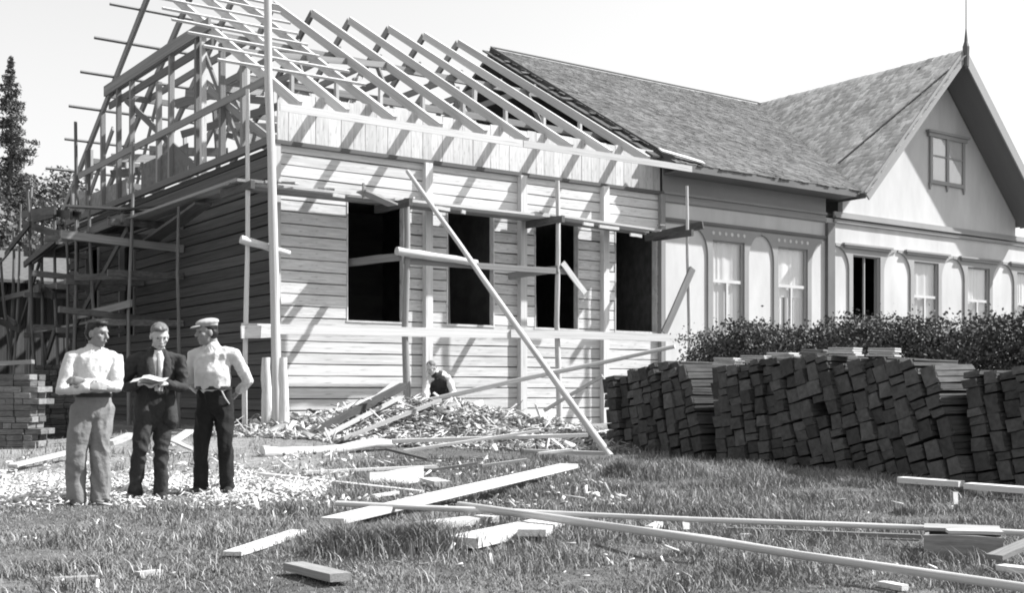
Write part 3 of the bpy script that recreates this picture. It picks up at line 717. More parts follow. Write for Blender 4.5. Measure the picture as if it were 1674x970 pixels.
# ================================================================== BRICK STACKS
def brick_mesh(i):
    r = random.Random(500 + i); m_ = MB(); n = r.choice((3, 4))
    m_.box(-.5, .5, -.44, .5, -.5, .5)
    for k in range(n):
        z0 = -.5 + k / n; z1 = z0 + (1 / n) * .8
        m_.box(-.49 + r.uniform(-.01, .01), .5, -.5 + r.uniform(-.03, .03), -.43, z0 + .01, z1)
    me = m_.mesh('brick_%d' % i)
    for v in me.vertices: v.co += Vector((r.uniform(-.025, .025), r.uniform(-.02, .02), r.uniform(-.035, .035)))
    return me
BR = {}
def brick(c, size, tilt, mk, parent, yaw=0):
    if mk not in BR:
        BR[mk] = []
        for i in range(6):
            me = brick_mesh(i); me.materials.append(M[mk]); BR[mk].append(me)
    o = bpy.data.objects.new('brick', random.choice(BR[mk])); COL.objects.link(o); o.parent = parent
    o.location = Vector(c) - Vector(parent.location); o.scale = size; o.rotation_euler = (tilt, random.uniform(-.02, .02), yaw + random.uniform(-.04, .04)); return o
def stack(name, y0, y1, hfun, lean, X, label, dep=.85, jut=0):
    """columns of bricks along -y; the tops lean towards +y"""
    mid = (y0 + y1) / 2; st = thing(name, (X, mid, G(X, mid) - .02), label, 'brick stack', 'dark brick stacks beside the hedge')
    y = y0; k = 0
    while y > y1:
        wd = random.uniform(.195, .245); yc = y - wd / 2; f = (y0 - y) / max(y0 - y1, .01)
        zz = G(X, yc) - .06; H = hfun(f) + random.uniform(-.05, .05); z = zz; ln = lean(f) + R(random.uniform(-1.5, 1.5)); jx = random.uniform(-.07, .05)
        while z < zz + H:
            h = random.choice((.10, .13, .16, .19, .23)); 
            if z + h > zz + H + .08: h = .09
            sh = (z - zz + h / 2) * math.tan(ln)
            if random.random() < .012 and z > zz + .3: z += h; continue
            brick((X + jx + dep / 2 + random.uniform(-.025, .025), yc + sh + random.uniform(-.008, .008), z + h / 2), (dep + random.uniform(-.03, .03), wd - random.uniform(.02, .045), h - random.uniform(.008, .024)), -ln + random.uniform(-.03, .03), 'brick', st)
            z += h
        y -= wd; k += 1
    return st
stack('brick_stack', -4.5, -6.62, lambda f: 1.04 + .34 * min(1, f * 1.5), lambda f: R(7 + 7 * f), 3.45, 'low end stack of dark bricks nearest the house wall')
stack('brick_stack', -6.9, -10.7, lambda f: 1.36 + .06 * math.sin(f * 4) + .08 * f, lambda f: R(8 + 10 * f), 3.42, 'longest stack of dark bricks, its columns tilting to the left')
stack('brick_stack', -10.85, -13.6, lambda f: 1.25 + .05 * math.sin(f * 7), lambda f: R(10 + 4 * f), 3.6, 'dark brick stack cut off by the right edge of the photo')
# loose top bricks as slab bundles, their sunlight put into the pale colour
WORDS = ['first', 'second', 'third', 'fourth', 'fifth', 'sixth', 'seventh']
for k, (y, z, l, mk) in enumerate(((-6.75, 1.42, .34, 'fresh'), (-7.25, 1.47, .36, 'fresh'), (-7.75, 1.49, .34, 'bleach'), (-8.3, 1.46, .3, 'greywood'), (-8.75, 1.45, .36, 'bleach'), (-9.35, 1.42, .3, 'fresh'), (-11.7, 1.33, .32, 'fresh'))):
    f_ = (-6.9 - y) / 3.8; z = G(3.7, y) + 1.34 + (.06 * math.sin(f_ * 4) + .08 * f_ if y > -10.8 else -.08) + .03
    a = Vector((3.62, y, z)); b = Vector((3.7, y - l, z - .01)); t = thing('slab_bundle', a, 'small bundle of thin slabs, bricks with sunlight in their colour, on the brick stacks, %s from the left' % WORDS[k], 'slabs', 'slab bundles on the brick stacks')
    for q in range(4): beam('slab', a + Vector((random.uniform(-.03, .03), random.uniform(-.02, .02), .028 * q)), b + Vector((random.uniform(-.03, .03), random.uniform(-.03, .03), .028 * q)), .24, .02, mk, t)
# brick piles left
def pile(y0, x0, x1, H, mk, label, dep=.6):
    p0 = at((x0 + x1) / 2, 700, y0); st = thing('brick_pile', (p0.x, p0.y, G(p0.x, p0.y)), label, 'brick pile', 'brick piles at the left edge')
    z = G(p0.x, p0.y) - .05; top = z + H; W = (x1 - x0) * y0 / 1929
    while z < top:
        u = -W / 2 + random.uniform(-.03, .03)
        while u < W / 2 - .08:
            l = random.choice((.25, .13, .25))
            for v in (0, .3):
                c = p0 + RT * (u + l / 2) + FW * (v + random.uniform(-.02, .02)); c.z = z + .045
                brick(c, (l - .012, .27, .082), 0, mk, st, yaw=-YAW)
            u += l
        z += .09
    return st
pile(17.6, -55, 60, 1.15, 'brickl', 'pale brick pile with a plank on top at left edge')
pile(19.6, 62, 122, 1.25, 'brick', 'dark brick pile beside the pale pile at left')
o = beam('plank', at(-60, 598, 17.3), at(54, 592, 17.5), .25, .06, 'greywood'); tag(o, 'grey plank lying across the pale brick pile', 'plank')

# ================================================================== TIMBER ON THE GROUND
def plank(a, b, wd, th, mk, label, ha=.03, hb=.03, cat='plank', name='plank', group=None):
    p = gp(*a, ha); q = gp(*b, hb); o = beam(name, p, q, wd, th, mk); return tag(o, label, cat, group)
def log(a, b, d, mk, label, ha=.05, hb=.05, cat='pole', name='long_pole'):
    p = gp(*a, ha); q = gp(*b, hb); o = pole(name, p, q, d, mk, None, None, .15); return tag(o, label, cat)
log((550, 824), (1690, 873), .052, 'pole', 'long thin pole lying across the grass, farther of the two', .10, .12)
log((750, 826), (1700, 964), .062, 'bleach', 'long pale pole lying in front, running out at lower right', .15, .14)
plank((425, 776), (690, 806), .09, .04, 'fresh', 'narrow plank pointing at the three men', .06, .04)
plank((495, 773), (712, 763), .10, .03, 'fresh', 'thin batten lying behind the narrow plank', .05, .05)
plank((602, 786), (690, 777), .05, .17, 'bleach', 'short thick board standing on edge beside thin batten', .06, .06, name='board', cat='board')
plank((700, 786), (724, 792), .2, .06, 'bleach', 'small square offcut right of the short thick board', .05, .05, name='offcut', cat='offcut')
plank((543, 852), (930, 762), .22, .045, 'bleach', 'wide pale plank lying diagonally under the long poles', .06, .14)
plank((380, 906), (490, 870), .13, .03, 'fresh', 'weathered plank half buried in foreground grass', .03, .03)
plank((680, 862), (800, 848), .2, .05, 'fresh', 'pale board left of the pole crossing', .06, .06, name='board', cat='board')
plank((752, 888), (892, 858), .24, .07, 'bleach', 'broad pale slab under the crossing of the poles', .06, .06, name='slab', cat='board')
plank((870, 872), (905, 852), .2, .05, 'bleach', 'short pale offcut beside the broad slab', .09, .06, name='offcut', cat='offcut')
plank((480, 926), (557, 945), .12, .045, 'greywood', 'short grey board lying in the front grass', .05, .05, name='board', cat='board')
plank((224, 940), (262, 936), .05, .03, 'fresh', 'small chip of wood in the left grass', .02, .02, name='offcut', cat='offcut')
plank((85, 950), (160, 946), .07, .03, 'greywood', 'thin stick in the lower left grass', .02, .02, name='stick', cat='stick')
plank((1472, 785), (1572, 792), .16, .06, 'bleach', 'pale sleeper board under the long brick stack', .1, .1, name='board', cat='board')
plank((1582, 795), (1690, 803), .16, .06, 'bleach', 'pale sleeper board at the right edge under bricks', .1, .1, name='board', cat='board')
plank((1476, 786), (1492, 797), .12, .09, 'fresh', 'small block end left of the pale sleeper boards', .05, .03, name='offcut', cat='offcut')
plank((1590, 797), (1606, 806), .12, .09, 'fresh', 'small block between the two sleeper boards', .05, .03, name='offcut', cat='offcut')
plank((1562, 808), (1563, 828), .04, .04, 'fresh', 'little upright peg in the grass by the bricks', .12, .02, name='peg', cat='peg')
plank((1440, 955), (1480, 962), .06, .03, 'fresh', 'small chip in front of the pale long pole', .02, .02, name='offcut', cat='offcut')
plank((1190, 866), (1505, 878), .05, .03, 'greywood', 'thin grey lath between the two long poles', .03, .03, name='lath', cat='lath')
plank((1120, 850), (1123, 872), .05, .05, 'fresh', 'small peg between the long poles', .1, .03, name='peg', cat='peg')
plank((1060, 866), (1078, 858), .06, .04, 'bleach', 'small white chip by the pole crossing', .03, .03, name='offcut', cat='offcut')
plank((610, 812), (650, 806), .05, .03, 'bleach', 'small shaving curl left of the wide plank', .04, .04, name='offcut', cat='offcut')
# trough / wooden box right
p = gp(1510, 918, 0); q = gp(1640, 922, 0)
bx = thing('wooden_box', p, 'low weathered wooden box between the long poles at right', 'box')
d = (q - p); d.z = 0; ln = d.length; d.normalize(); n_ = Vector((-d.y, d.x, 0)); zz = min(p.z, q.z) - .04; p.z = zz
for k, (off, h) in enumerate(((0, .21), (.5, .21))):
    a = p + n_ * off + Vector((0, 0, h / 2)); beam('side_board', a, a + d * ln, .025, h, 'greywood', bx)
for s in (0.02, ln - .02):
    a = p + d * s + Vector((0, 0, .10)); beam('end_board', a + n_ * .02, a + n_ * .48, .025, .2, 'greywood', bx)
a = p + Vector((0, 0, .225)) + n_ * .12; beam('lid_board', a + d * (ln * .3), a + d * ln + n_ * .05, .12, .022, 'fresh', bx)
a = p + Vector((0, 0, .222)) + n_ * .36; beam('lid_board', a, a + d * ln, .26, .022, 'greywood', bx)
plank((1625, 912), (1690, 885), .1, .03, 'greywood', 'board leaning past the wooden box at right edge', .1, .16, name='board', cat='board')
plank((1635, 928), (1690, 934), .1, .03, 'fresh', 'pale board end beside the wooden box', .06, .06, name='board', cat='board')
# beams and boards at the heap
def hb(a, b, da, db, wd, th, mk, label, name='board', cat='board', group=None):
    o = beam(name, at(*a, da), at(*b, db), wd, th, mk); return tag(o, label, cat, group)
hb((495, 716), (660, 632), 17.2, 19.2, .12, .1, 'darkwood', 'dark beam leaning up on the rubbish heap', 'beam', 'beam')
hb((515, 722), (655, 650), 16.9, 18.8, .09, .04, 'fresh', 'pale board beside the dark leaning beam')
hb((470, 700), (640, 640), 18.0, 19.6, .1, .03, 'bleach', 'pale board behind the dark leaning beam')
hb((560, 718), (720, 655), 16.6, 18.6, .06, .05, 'greywood', 'grey lath sloping over left of the heap', 'lath', 'lath')
hb((550, 700), (648, 625), 17.8, 19.3, .1, .03, 'fresh', 'pale board topmost of the leaning bundle')
o = pole('log', at(377, 728, 17.0), at(470, 700, 18.0), .16, 'barkpole'); tag(o, 'dark bark log lying behind the third man', 'log')
o = pole('log', gp(430, 740, .06), gp(640, 728, .07), .17, 'bleach', None, 4); tag(o, 'pale peeled log lying in front of heap', 'log')
hb((640, 722), (960, 712), 15.6, 15.9, .14, .05, 'bleach', 'long pale board along the front of the heap', 'plank', 'plank')
hb((660, 738), (880, 705), 15.2, 15.6, .10, .035, 'fresh', 'pale plank slanting across the front of heap', 'plank', 'plank')
hb((855, 738), (985, 742), 15.5, 15.7, .16, .05, 'greywood', 'grey board in shade at the right of heap')
hb((880, 742), (935, 736), 15.1, 15.2, .08, .03, 'bleach', 'pale stick in front of the grey board', 'stick', 'stick')
hb((632, 735), (700, 752), 15.0, 14.6, .05, .03, 'darkwood', 'thin dark stick in front of the heap', 'stick', 'stick')
hb((790, 762), (862, 752), 14.2, 14.2, .08, .03, 'fresh', 'thin board on grass above the wide plank')
hb((700, 770), (780, 758), 14.0, 14.1, .06, .03, 'greywood', 'grey lath on grass above the wide plank', 'lath', 'lath')
hb((890, 672), (985, 615), 18.2, 18.0, .1, .05, 'fresh', 'pale board propped against brick stack end')
hb((275, 728), (310, 705), 15.5, 16.0, .12, .04, 'bleach', 'pale board end between second and third man')
hb((275, 718), (315, 735), 15.3, 15.6, .1, .04, 'fresh', 'short board crossing behind the second man')
hb((180, 725), (215, 712), 15.0, 15.2, .2, .06, 'bleach', 'broad pale offcut behind the first and second man', 'offcut', 'offcut')
hb((20, 762), (120, 738), 14.0, 15.0, .15, .03, 'fresh', 'pale weathered board on the ground behind first man')
hb((60, 800), (125, 772), 12.6, 13.4, .08, .03, 'greywood', 'grey lath on the ground left of first man', 'lath', 'lath')

# ---- heap of offcuts and shavings (uncountable)
def chips(name, pts, lens, wid, thick, m, label, cat, lift=.02, tilt=.5, f=GH):
    n = len(pts); yaw = rng.uniform(0, 2 * np.pi, n); pit = rng.normal(0, tilt, n); rol = rng.normal(0, tilt, n)
    l = lens(n); w_ = wid(n); t = thick(n)
    cy, sy, cp, sp, cr, sr = np.cos(yaw), np.sin(yaw), np.cos(pit), np.sin(pit), np.cos(rol), np.sin(rol)
    ax = np.stack([cy * cp, sy * cp, sp], 1); ay = np.stack([-sy * cr - cy * sp * sr, cy * cr - sy * sp * sr, cp * sr], 1); az = np.cross(ax, ay)
    X, Y = pts[:, 0], pts[:, 1]; Z = ground(X, Y) + heap(X, Y) + pts[:, 2] + np.abs(sp) * l * .3
    C = np.stack([X, Y, Z], 1); V = []
    for a, b, c in ((-1, -1, -1), (1, -1, -1), (1, 1, -1), (-1, 1, -1), (-1, -1, 1), (1, -1, 1), (1, 1, 1), (-1, 1, 1)):
        bend = (a * .0)
        V.append(C + ax * (a * l / 2)[:, None] + ay * (b * w_ / 2)[:, None] + az * (c * t / 2)[:, None])
    V = np.stack(V, 1).reshape(-1, 3); b = np.arange(n)[:, None] * 8
    Q = np.concatenate([b + np.array([k]) for k in ((3, 2, 1, 0), (4, 5, 6, 7), (0, 1, 5, 4), (1, 2, 6, 5), (2, 3, 7, 6), (3, 0, 4, 7))], 0)
    return tag(link(name, np_mesh(name, V, quads=Q, m=m), None), label, cat, kind='stuff')
def camxy(u, d): return np.stack([CAM.x + RT.x * u + FW.x * d, CAM.y + RT.y * u + FW.y * d], 1)
# soil core of the heap
xs = np.linspace(-4, 7, 90); ys = np.linspace(-6.6, -.2, 60); X, Y = np.meshgrid(xs, ys, indexing='ij')
hh = heap(X, Y); Z = ground(X, Y) + hh - .03 + np.where(hh > .02, .03 * np.sin(X * 9) * np.cos(Y * 8), -.05)
V = np.stack([X.ravel(), Y.ravel(), Z.ravel()], 1); nx, ny = X.shape
i, j = np.meshgrid(np.arange(nx - 1), np.arange(ny - 1), indexing='ij'); a = (i * ny + j).ravel()
tag(link('rubbish_heap', np_mesh('rubbish_heap', V, quads=np.stack([a, a + ny, a + ny + 1, a + 1], 1), m=M['soil']), None), 'low heap of earth and building waste before the facade', 'heap', kind='stuff')
n = 13000
q = rng.uniform(-1, 1, (n * 2, 2)); rr = np.hypot(q[:, 0], q[:, 1]); q = q[(rr < 1) & (rng.random(len(rr)) < 1.15 - rr * .55)][:n]
uv = q * np.array([3.7, 2.15]); px = 1.45 + uv[:, 0] * RT.x + uv[:, 1] * FW.x; py = -2.6 + uv[:, 0] * RT.y + uv[:, 1] * FW.y
P3 = np.stack([px, py, rng.uniform(-.01, .04, len(px))], 1)
k_ = (P3[:, 1] < -.15)
chips('offcut_litter', P3[k_], lambda n: rng.gamma(.8, .11, n) + .012, lambda n: rng.gamma(1.2, .022, n) + .006, lambda n: rng.uniform(.004, .014, n), M['chip'], 'litter of pale offcuts and bark covering the heap', 'offcuts', tilt=.3)
# shavings on the ground around the men
n = 40000
u = rng.uniform(-7.5, -1.9, n); d = 12.1 + rng.normal(0, .55, n) + .25 * np.sin(u * 3.1); d = np.where(u > -3.4, d + .5, d); XY = camxy(u, d)
keep = rng.random(n) < .55 + .45 * np.sin(u * 5.3 + d * 4.1)
P3 = np.stack([XY[:, 0], XY[:, 1], rng.uniform(.0, .035, n)], 1)[keep]
chips('wood_shavings', P3, lambda n: rng.gamma(1.0, .028, n) + .008, lambda n: rng.gamma(1.5, .012, n) + .005, lambda n: rng.uniform(.002, .005, n), M['shav'], 'pale wood shavings strewn around the feet of the three men', 'shavings', tilt=.35)
n = 1100
XY = camxy(rng.uniform(-6.5, 1.2, n), rng.uniform(10.5, 15.5, n)); P3 = np.stack([XY[:, 0], XY[:, 1], rng.uniform(.01, .05, n)], 1)
chips('scattered_chips', P3, lambda n: rng.gamma(1.6, .025, n) + .015, lambda n: rng.uniform(.01, .04, n), lambda n: rng.uniform(.003, .012, n), M['chip'], 'loose wood chips scattered over the trodden yard', 'chips')

n = 160
XY = camxy(rng.uniform(-3.5, 4.0, n), rng.uniform(6.2, 11.5, n)); P3 = np.stack([XY[:, 0], XY[:, 1], rng.uniform(.02, .05, n)], 1)
chips('grass_litter', P3, lambda n: rng.gamma(1.5, .022, n) + .015, lambda n: rng.uniform(.006, .02, n), lambda n: rng.uniform(.003, .01, n), M['chip'], 'small splinters lost in the foreground grass', 'splinters')
# ================================================================== GRASS
def grass(name, n, area, hmin, hmax, m, label, lean=.5, wd=.005, clump=1.0):
    X = np.empty(0); Y = np.empty(0)
    XY = area(n); X, Y = XY[:, 0], XY[:, 1]
    cl = (np.sin(X * 2.3 + 1.7 * np.sin(Y * 1.1)) * np.sin(Y * 2.9 + 1.3 * np.sin(X * 1.7)) + .6 * np.sin(X * 6.1 + Y * 3.3) * np.sin(Y * 5.7 - X * 2.2)) * .5 + .5
    inside = (X > -.12) & (Y > -.12)
    hp = heap(X, Y) > .03
    dd = (X - CAM.x) * FW.x + (Y - CAM.y) * FW.y; uu = (X - CAM.x) * RT.x + (Y - CAM.y) * RT.y
    path = (uu < -1.9) & (np.abs(dd - 12.2) < 1.0)
    wall = (Y > -.9) & (X > -1.2)
    kp = ~inside & ~hp & (rng.random(n) < np.clip(1 - clump * (1.12 - 1.55 * cl), .06, 1)) & ~(path & (rng.random(n) < .85)) & ~(wall & (rng.random(n) < .7)) & ~((uu < -1.9) & (dd > 13) & (rng.random(n) < .6))
    X, Y, cl = X[kp], Y[kp], cl[kp]; n = len(X)
    h = (hmin + (hmax - hmin) * rng.random(n) ** 1.6) * (1 - clump * (.7 - 1.15 * cl)); az = rng.uniform(0, 2 * np.pi, n)
    ln = lean * rng.random(n) ** .8 * h; wv = wd * rng.uniform(.6, 1.5, n)
    la = az + rng.normal(1.57, .8, n); Z = ground(X, Y) - .008
    dx, dy = np.cos(az) * wv, np.sin(az) * wv; lx, ly = np.cos(la) * ln, np.sin(la) * ln
    V = np.stack([np.stack([X - dx, Y - dy, Z], 1), np.stack([X + dx, Y + dy, Z], 1),
                  np.stack([X - dx * .7 + lx * .35, Y - dy * .7 + ly * .35, Z + h * .6], 1), np.stack([X + dx * .7 + lx * .35, Y + dy * .7 + ly * .35, Z + h * .6], 1),
                  np.stack([X + lx, Y + ly, Z + h * .95], 1)], 1).reshape(-1, 3)
    b = np.arange(n)[:, None] * 5
    T = np.concatenate([b + np.array([k]) for k in ((0, 1, 3), (0, 3, 2), (2, 3, 4))], 0)
    return tag(link(name, np_mesh(name, V, faces_tri=T, m=m), None), label, 'grass', kind='stuff')
def fan(d0, d1, p=1.0, ulim=None):
    def f(n):
        d = d0 + (d1 - d0) * rng.random(n) ** p; u = (rng.random(n) * 2 - 1) * d * .47
        if ulim: u = ulim(u, d, n)
        return camxy(u, d)
    return f
grass('turf', 260000, fan(5.6, 12.5, .75), .012, .042, M['grass'], 'short trodden turf over the foreground yard', 1.1, .0036, .45)
grass('tall_grass', 80000, lambda n: camxy(rng.uniform(-2.2, 8, n), rng.uniform(8.2, 15.5, n)), .025, .105, M['grass'], 'longer tufted grass in front of brick stacks', .95, .0036, .9)
grass('dry_grass', 30000, lambda n: camxy(rng.uniform(-3.5, 7.5, n), rng.uniform(6, 15.5, n)), .03, .10, M['drygrass'], 'dry pale grass stalks mixed through the yard', 1.3, .003, .8)
grass('rough_grass', 40000, lambda n: camxy(rng.uniform(-9, 4, n), rng.uniform(12.5, 19, n)), .03, .12, M['grass'], 'thin rough grass towards the house', .7, .005)
def clumps(n):
    c = camxy(rng.uniform(-3.2, 5.5, 150), rng.uniform(6.2, 15, 150)); k = rng.integers(0, 150, n); sp = rng.uniform(.04, .2, 150)[k]
    return c[k] + rng.normal(0, 1, (n, 2)) * sp[:, None]
grass('clumped_grass', 42000, clumps, .04, .13, M['grass'], 'scattered dark clumps of coarse grass across the yard', 1.2, .0036, .3)
# darker tussocks
for k, (px, py) in enumerate(((560, 905), (640, 905), (690, 900), (955, 830), (1010, 780), (1300, 860))):
    c = gp(px, py, 0, G); n = 1500; r_ = np.abs(rng.normal(0, .17, n)); a = rng.uniform(0, 6.283, n)
    P = np.stack([c.x + r_ * np.cos(a), c.y + r_ * np.sin(a)], 1)
    grass('tussock', n, lambda n: P, .09, .2, M['grass'], ['leftmost dark grass tussock in the front yard', 'dark grass tussock beside the leftmost one', 'dark grass tussock below the pale board', 'grass tussock right of the pole crossing', 'grass tussock at the foot of leaning pole', 'grass tussock between the long poles at right'][k], 1.0, .004)

# ================================================================== HEDGE AND TREES
def leaves(name, C, size, m, parent=None, label=None, cat=None, kind=None, flat=.0, aspect=1.0, nrm=None):
    n = len(C); a = rng.normal(0, 1, (n, 3)); a /= np.linalg.norm(a, axis=1)[:, None]
    b = rng.normal(0, 1, (n, 3)); b -= a * (a * b).sum(1)[:, None]; b /= np.linalg.norm(b, axis=1)[:, None]
    s = size * rng.uniform(.6, 1.4, n)[:, None]
    V = np.stack([C - a * s, C + b * s * .5 * aspect, C + a * s, C - b * s * .5 * aspect], 1).reshape(-1, 3)
    Q = np.arange(n * 4).reshape(-1, 4)
    o = link(name, np_mesh(name, V, quads=Q, m=m), None, parent)
    return tag(o, label, cat, kind=kind)
def hedge():
    h = thing('hedge', (7.2, -6, .1), 'dense leafy hedge between brick stacks and old house', 'hedge')
    n = 210000; f = rng.random(n); L = np.array([[6.95, -3.1], [7.2, -14.0]])
    bx_ = L[0] + (L[1] - L[0]) * f[:, None]
    v = rng.random(n); th = rng.uniform(0, 2 * np.pi, n); rad = np.sqrt(rng.random(n)) ** .55
    top = 2.02 - .12 * f + .08 * np.sin(f * 23) + .07 * np.sin(f * 61 + 1) + .05 * np.sin(f * 140) - .25 * (f < .08) * (1 - f / .08)
    hw = .75 + .1 * np.sin(f * 40)
    X = bx_[:, 0] + hw * rad * np.cos(th) * (1.15 - .3 * v); Y = bx_[:, 1] + rng.normal(0, .08, n)
    zc = top * .5; Z = .08 + zc + zc * rad * np.sin(th) * 1.0 + rng.normal(0, .05, n) * 1.0
    sp = rng.random(n) < .05; Z = np.where(sp, .06 + top + rng.gamma(1.3, .04, n), Z)
    g = np.sin(f * 95 + Z * 5) * np.sin(Z * 7 + f * 33)
    k = (g > -.8) | (rng.random(n) < .5)
    leaves('foliage', np.stack([X, Y, np.maximum(Z, .1)], 1)[k], .027, M['leaf'], h, aspect=1.3)
    for k in range(40):
        y = -3.2 - k * .27; x = 6.95 + random.uniform(-.2, .25)
        pole('stem', (x, y, .05), (x + random.uniform(-.2, .2), y + random.uniform(-.2, .2), 1.5), .03, 'barkpole', h)
hedge()
def spruce(x, y, H, label, seed, wr=.2):
    r = np.random.default_rng(seed); t = thing('spruce_tree', (x, y, G(x, y)), label, 'tree', 'trees behind the house at left')
    MB().tube([(x, y, 0), (x, y, H * .5), (x, y, H)], [H * .016, H * .009, .02], 8).build('trunk', M['bark'], t)
    C = []
    z = H * .08
    while z < H:
        R_ = wr * H * (1 - z / H) ** .85 * r.uniform(.75, 1.15) + .04
        for k in range(r.integers(3, 6)):
            a = r.uniform(0, 6.283); L_ = R_ * r.uniform(.45, 1.2); m_ = int(14 + 120 * L_)
            q = r.random(m_) ** .7; wdt = .03 + .06 * min(L_, 1) + .1 * L_ * (1 - q)
            rad = q * L_; dz = -.28 * rad * L_ * .5 + .07 * q * q * L_ - np.abs(r.normal(0, .12, m_)) * (.4 + .6 * q)
            s = r.normal(0, 1, m_) * wdt
            C.append(np.stack([x + rad * np.cos(a) - s * np.sin(a), y + rad * np.sin(a) + s * np.cos(a), z + dz], 1))
        z += H * r.uniform(.008, .016)
    leaves('crown', np.concatenate(C), .07, M['needle'], t, aspect=.7)
def broadleaf(x, y, H, W, label, seed, n=14000, size=.09):
    r = np.random.default_rng(seed); t = thing('leafy_tree', (x, y, G(x, y)), label, 'tree', 'trees behind the house at left')
    tr = MB().tube([(x, y, 0), (x + .1, y, H * .35), (x - .05, y + .1, H * .7)], [.16, .12, .05], 8); C = []
    for k in range(26):
        a = r.uniform(0, 6.283); e = r.uniform(.25, 1); rr = W * (1 - abs(e - .55) * 1.1) * r.uniform(.35, 1); c = np.array([x + rr * math.cos(a), y + rr * math.sin(a), H * e])
        tr.tube([(x, y, H * e * .6), tuple((np.array([x, y, H * e * .75]) + c) / 2), tuple(c)], [.05, .035, .012], 6)
        m_ = n // 26; v = r.normal(0, 1, (m_, 3)); v /= np.linalg.norm(v, axis=1)[:, None]; v *= (r.random(m_) ** .45)[:, None] * np.array([W * .36, W * .36, H * .11]); C.append(c + v)
    tr.build('trunk', M['bark'], t)
    leaves('crown', np.concatenate(C), size, M['birch'], t, aspect=1.2)
def camp(px, d): p = at(px, 640, d); return p.x, p.y
x, y = camp(18, 44); spruce(x, y, 13.6, 'tall pointed spruce rising at left edge of the sky', 3)
x, y = camp(-40, 40); spruce(x, y, 11.0, 'broad spruce cut off by the left edge', 4, .26)
x, y = camp(60, 47); broadleaf(x, y, 9.3, 2.6, 'leafy tree just right of the tall spruce', 5)
x, y = camp(118, 50); broadleaf(x, y, 8.8, 2.3, 'leafy tree half hidden behind the gable scaffold', 6)
x, y = camp(10, 38); broadleaf(x, y, 6.6, 2.4, 'low bushy tree in front of the spruces', 8)
x, y = camp(-60, 56); broadleaf(x, y, 8.8, 3.4, 'far leafy tree beyond the left edge spruces', 12)
# annexe shed behind the gable end
sh = thing('plank_shed', (-2, 15, .2), 'dark plank shed behind the gable scaffold at left', 'shed')
x0, x1, y0, y1 = -6.5, 2.2, 14.6, 19.0
x = x0
while x < x1:
    wd = random.uniform(.2, .27); beam('wall_plank', (x, y0 + random.uniform(-.01, .01), .1), (x, y0, 4.1), wd - .012, .03, random.choice(['darkwood', 'darkwood', 'barkpole']) if False else 'darkwood', sh, up=(0, 1, 0)); x += wd
MB().box(x0, x1, y0 + .06, y1, .1, 4.0).build('inner_wall', M['interior'], sh)
m_ = MB(); slab(m_, [(x0 - .3, y0 - .5, 4.0), (x1 + .2, y0 - .5, 4.0), (x1 + .2, y1, 5.3), (x0 - .3, y1, 5.3)], .08); m_.build('roof', M['darkwood'], sh)
for x in (-5.6, -4.2, -2.8, -1.4): beam('post', (x, y0 - .3, .1), (x, y0 - .3, 3.9), .12, .12, 'stud', sh, up=(0, 1, 0))

# ================================================================== PEOPLE
QUEUE = []
def remesh(mb_, name, voxel, smooth=3, disp=0, dscale=9, seed=0, zs=.55):
    """queue overlapping closed shapes to be fused into one continuous skin (see fuse_all)"""
    out = bpy.data.meshes.new(name); QUEUE.append((mb_.mesh(name), out, voxel, smooth, disp, dscale, seed, zs)); return out
def fuse_all():
    obs = []
    for me, out, voxel, smooth, disp, dscale, seed, zs in QUEUE:
        ob = bpy.data.objects.new('tmp', me); COL.objects.link(ob); obs.append(ob)
        md = ob.modifiers.new('r', 'REMESH'); md.mode = 'VOXEL'; md.voxel_size = voxel
        ms = ob.modifiers.new('s', 'SMOOTH'); ms.factor = .5; ms.iterations = smooth
    dg = bpy.context.evaluated_depsgraph_get()
    for ob, (me, out, voxel, smooth, disp, dscale, seed, zs) in zip(obs, QUEUE):
        bm = bmesh.new(); bm.from_mesh(ob.evaluated_get(dg).data); bm.normal_update()
        if disp:
            sv = Vector((seed * 3.1, 0, 0)); mv = []
            for v in bm.verts:
                c = v.co; w1 = noise.noise(c * 2.3 + sv) * .25; q = Vector((c.x * dscale + w1 * 6, c.y * dscale, c.z * dscale * zs + w1 * 9))
                k = .7 - 2.4 * abs(noise.noise(q + sv)) + .35 * noise.noise(q * 2.1 + sv)
                mv.append(c + v.normal * k * disp)
            for v, c in zip(bm.verts, mv): v.co = c
        for f in bm.faces: f.smooth = True; f.material_index = 0
        bm.to_mesh(out); bm.free(); out.update()
    for ob in obs:
        me = ob.data; bpy.data.objects.remove(ob); bpy.data.meshes.remove(me)
def hand(mb_, wr, d, nrm, s=1.0, curl=.6):
    """palm, four fingers and a thumb; d wrist to knuckles, nrm out of the back of the hand"""
    wr = Vector(wr); d = Vector(d).normalized(); nrm = Vector(nrm); nrm = (nrm - d * nrm.dot(d)).normalized(); sd = d.cross(nrm)
    mb_.tube([wr, wr + d * .045 * s, wr + d * .085 * s], [(.026 * s, .02 * s), (.040 * s, .017 * s), (.042 * s, .015 * s)], 10, flat=sd)
    for k, (o, l) in enumerate(((-.030, .072), (-.010, .082), (.011, .076), (.030, .060))):
        p = wr + d * .085 * s + sd * o * s; pts = [p - d * .02 * s]; dd = d.copy(); q = p
        for j in range(3):
            dd = (dd * math.cos(curl * .7) - nrm * math.sin(curl * .7)).normalized() if j else (d * math.cos(curl * .4) - nrm * math.sin(curl * .4)).normalized()
            pts.append(q); q = q + dd * l * s / 2.6
        pts.append(q); mb_.tube(pts, [.0095 * s] * 3 + [.0085 * s] * (len(pts) - 4) + [.007 * s], 7)
    p = wr + d * .03 * s - sd * .03 * s
    mb_.tube([p, p + (d * .6 - sd * .8).normalized() * .035 * s, p + (d * .6 - sd * .8).normalized() * .035 * s + (d - nrm * .4).normalized() * .035 * s], [.013 * s, .011 * s, .008 * s], 7)
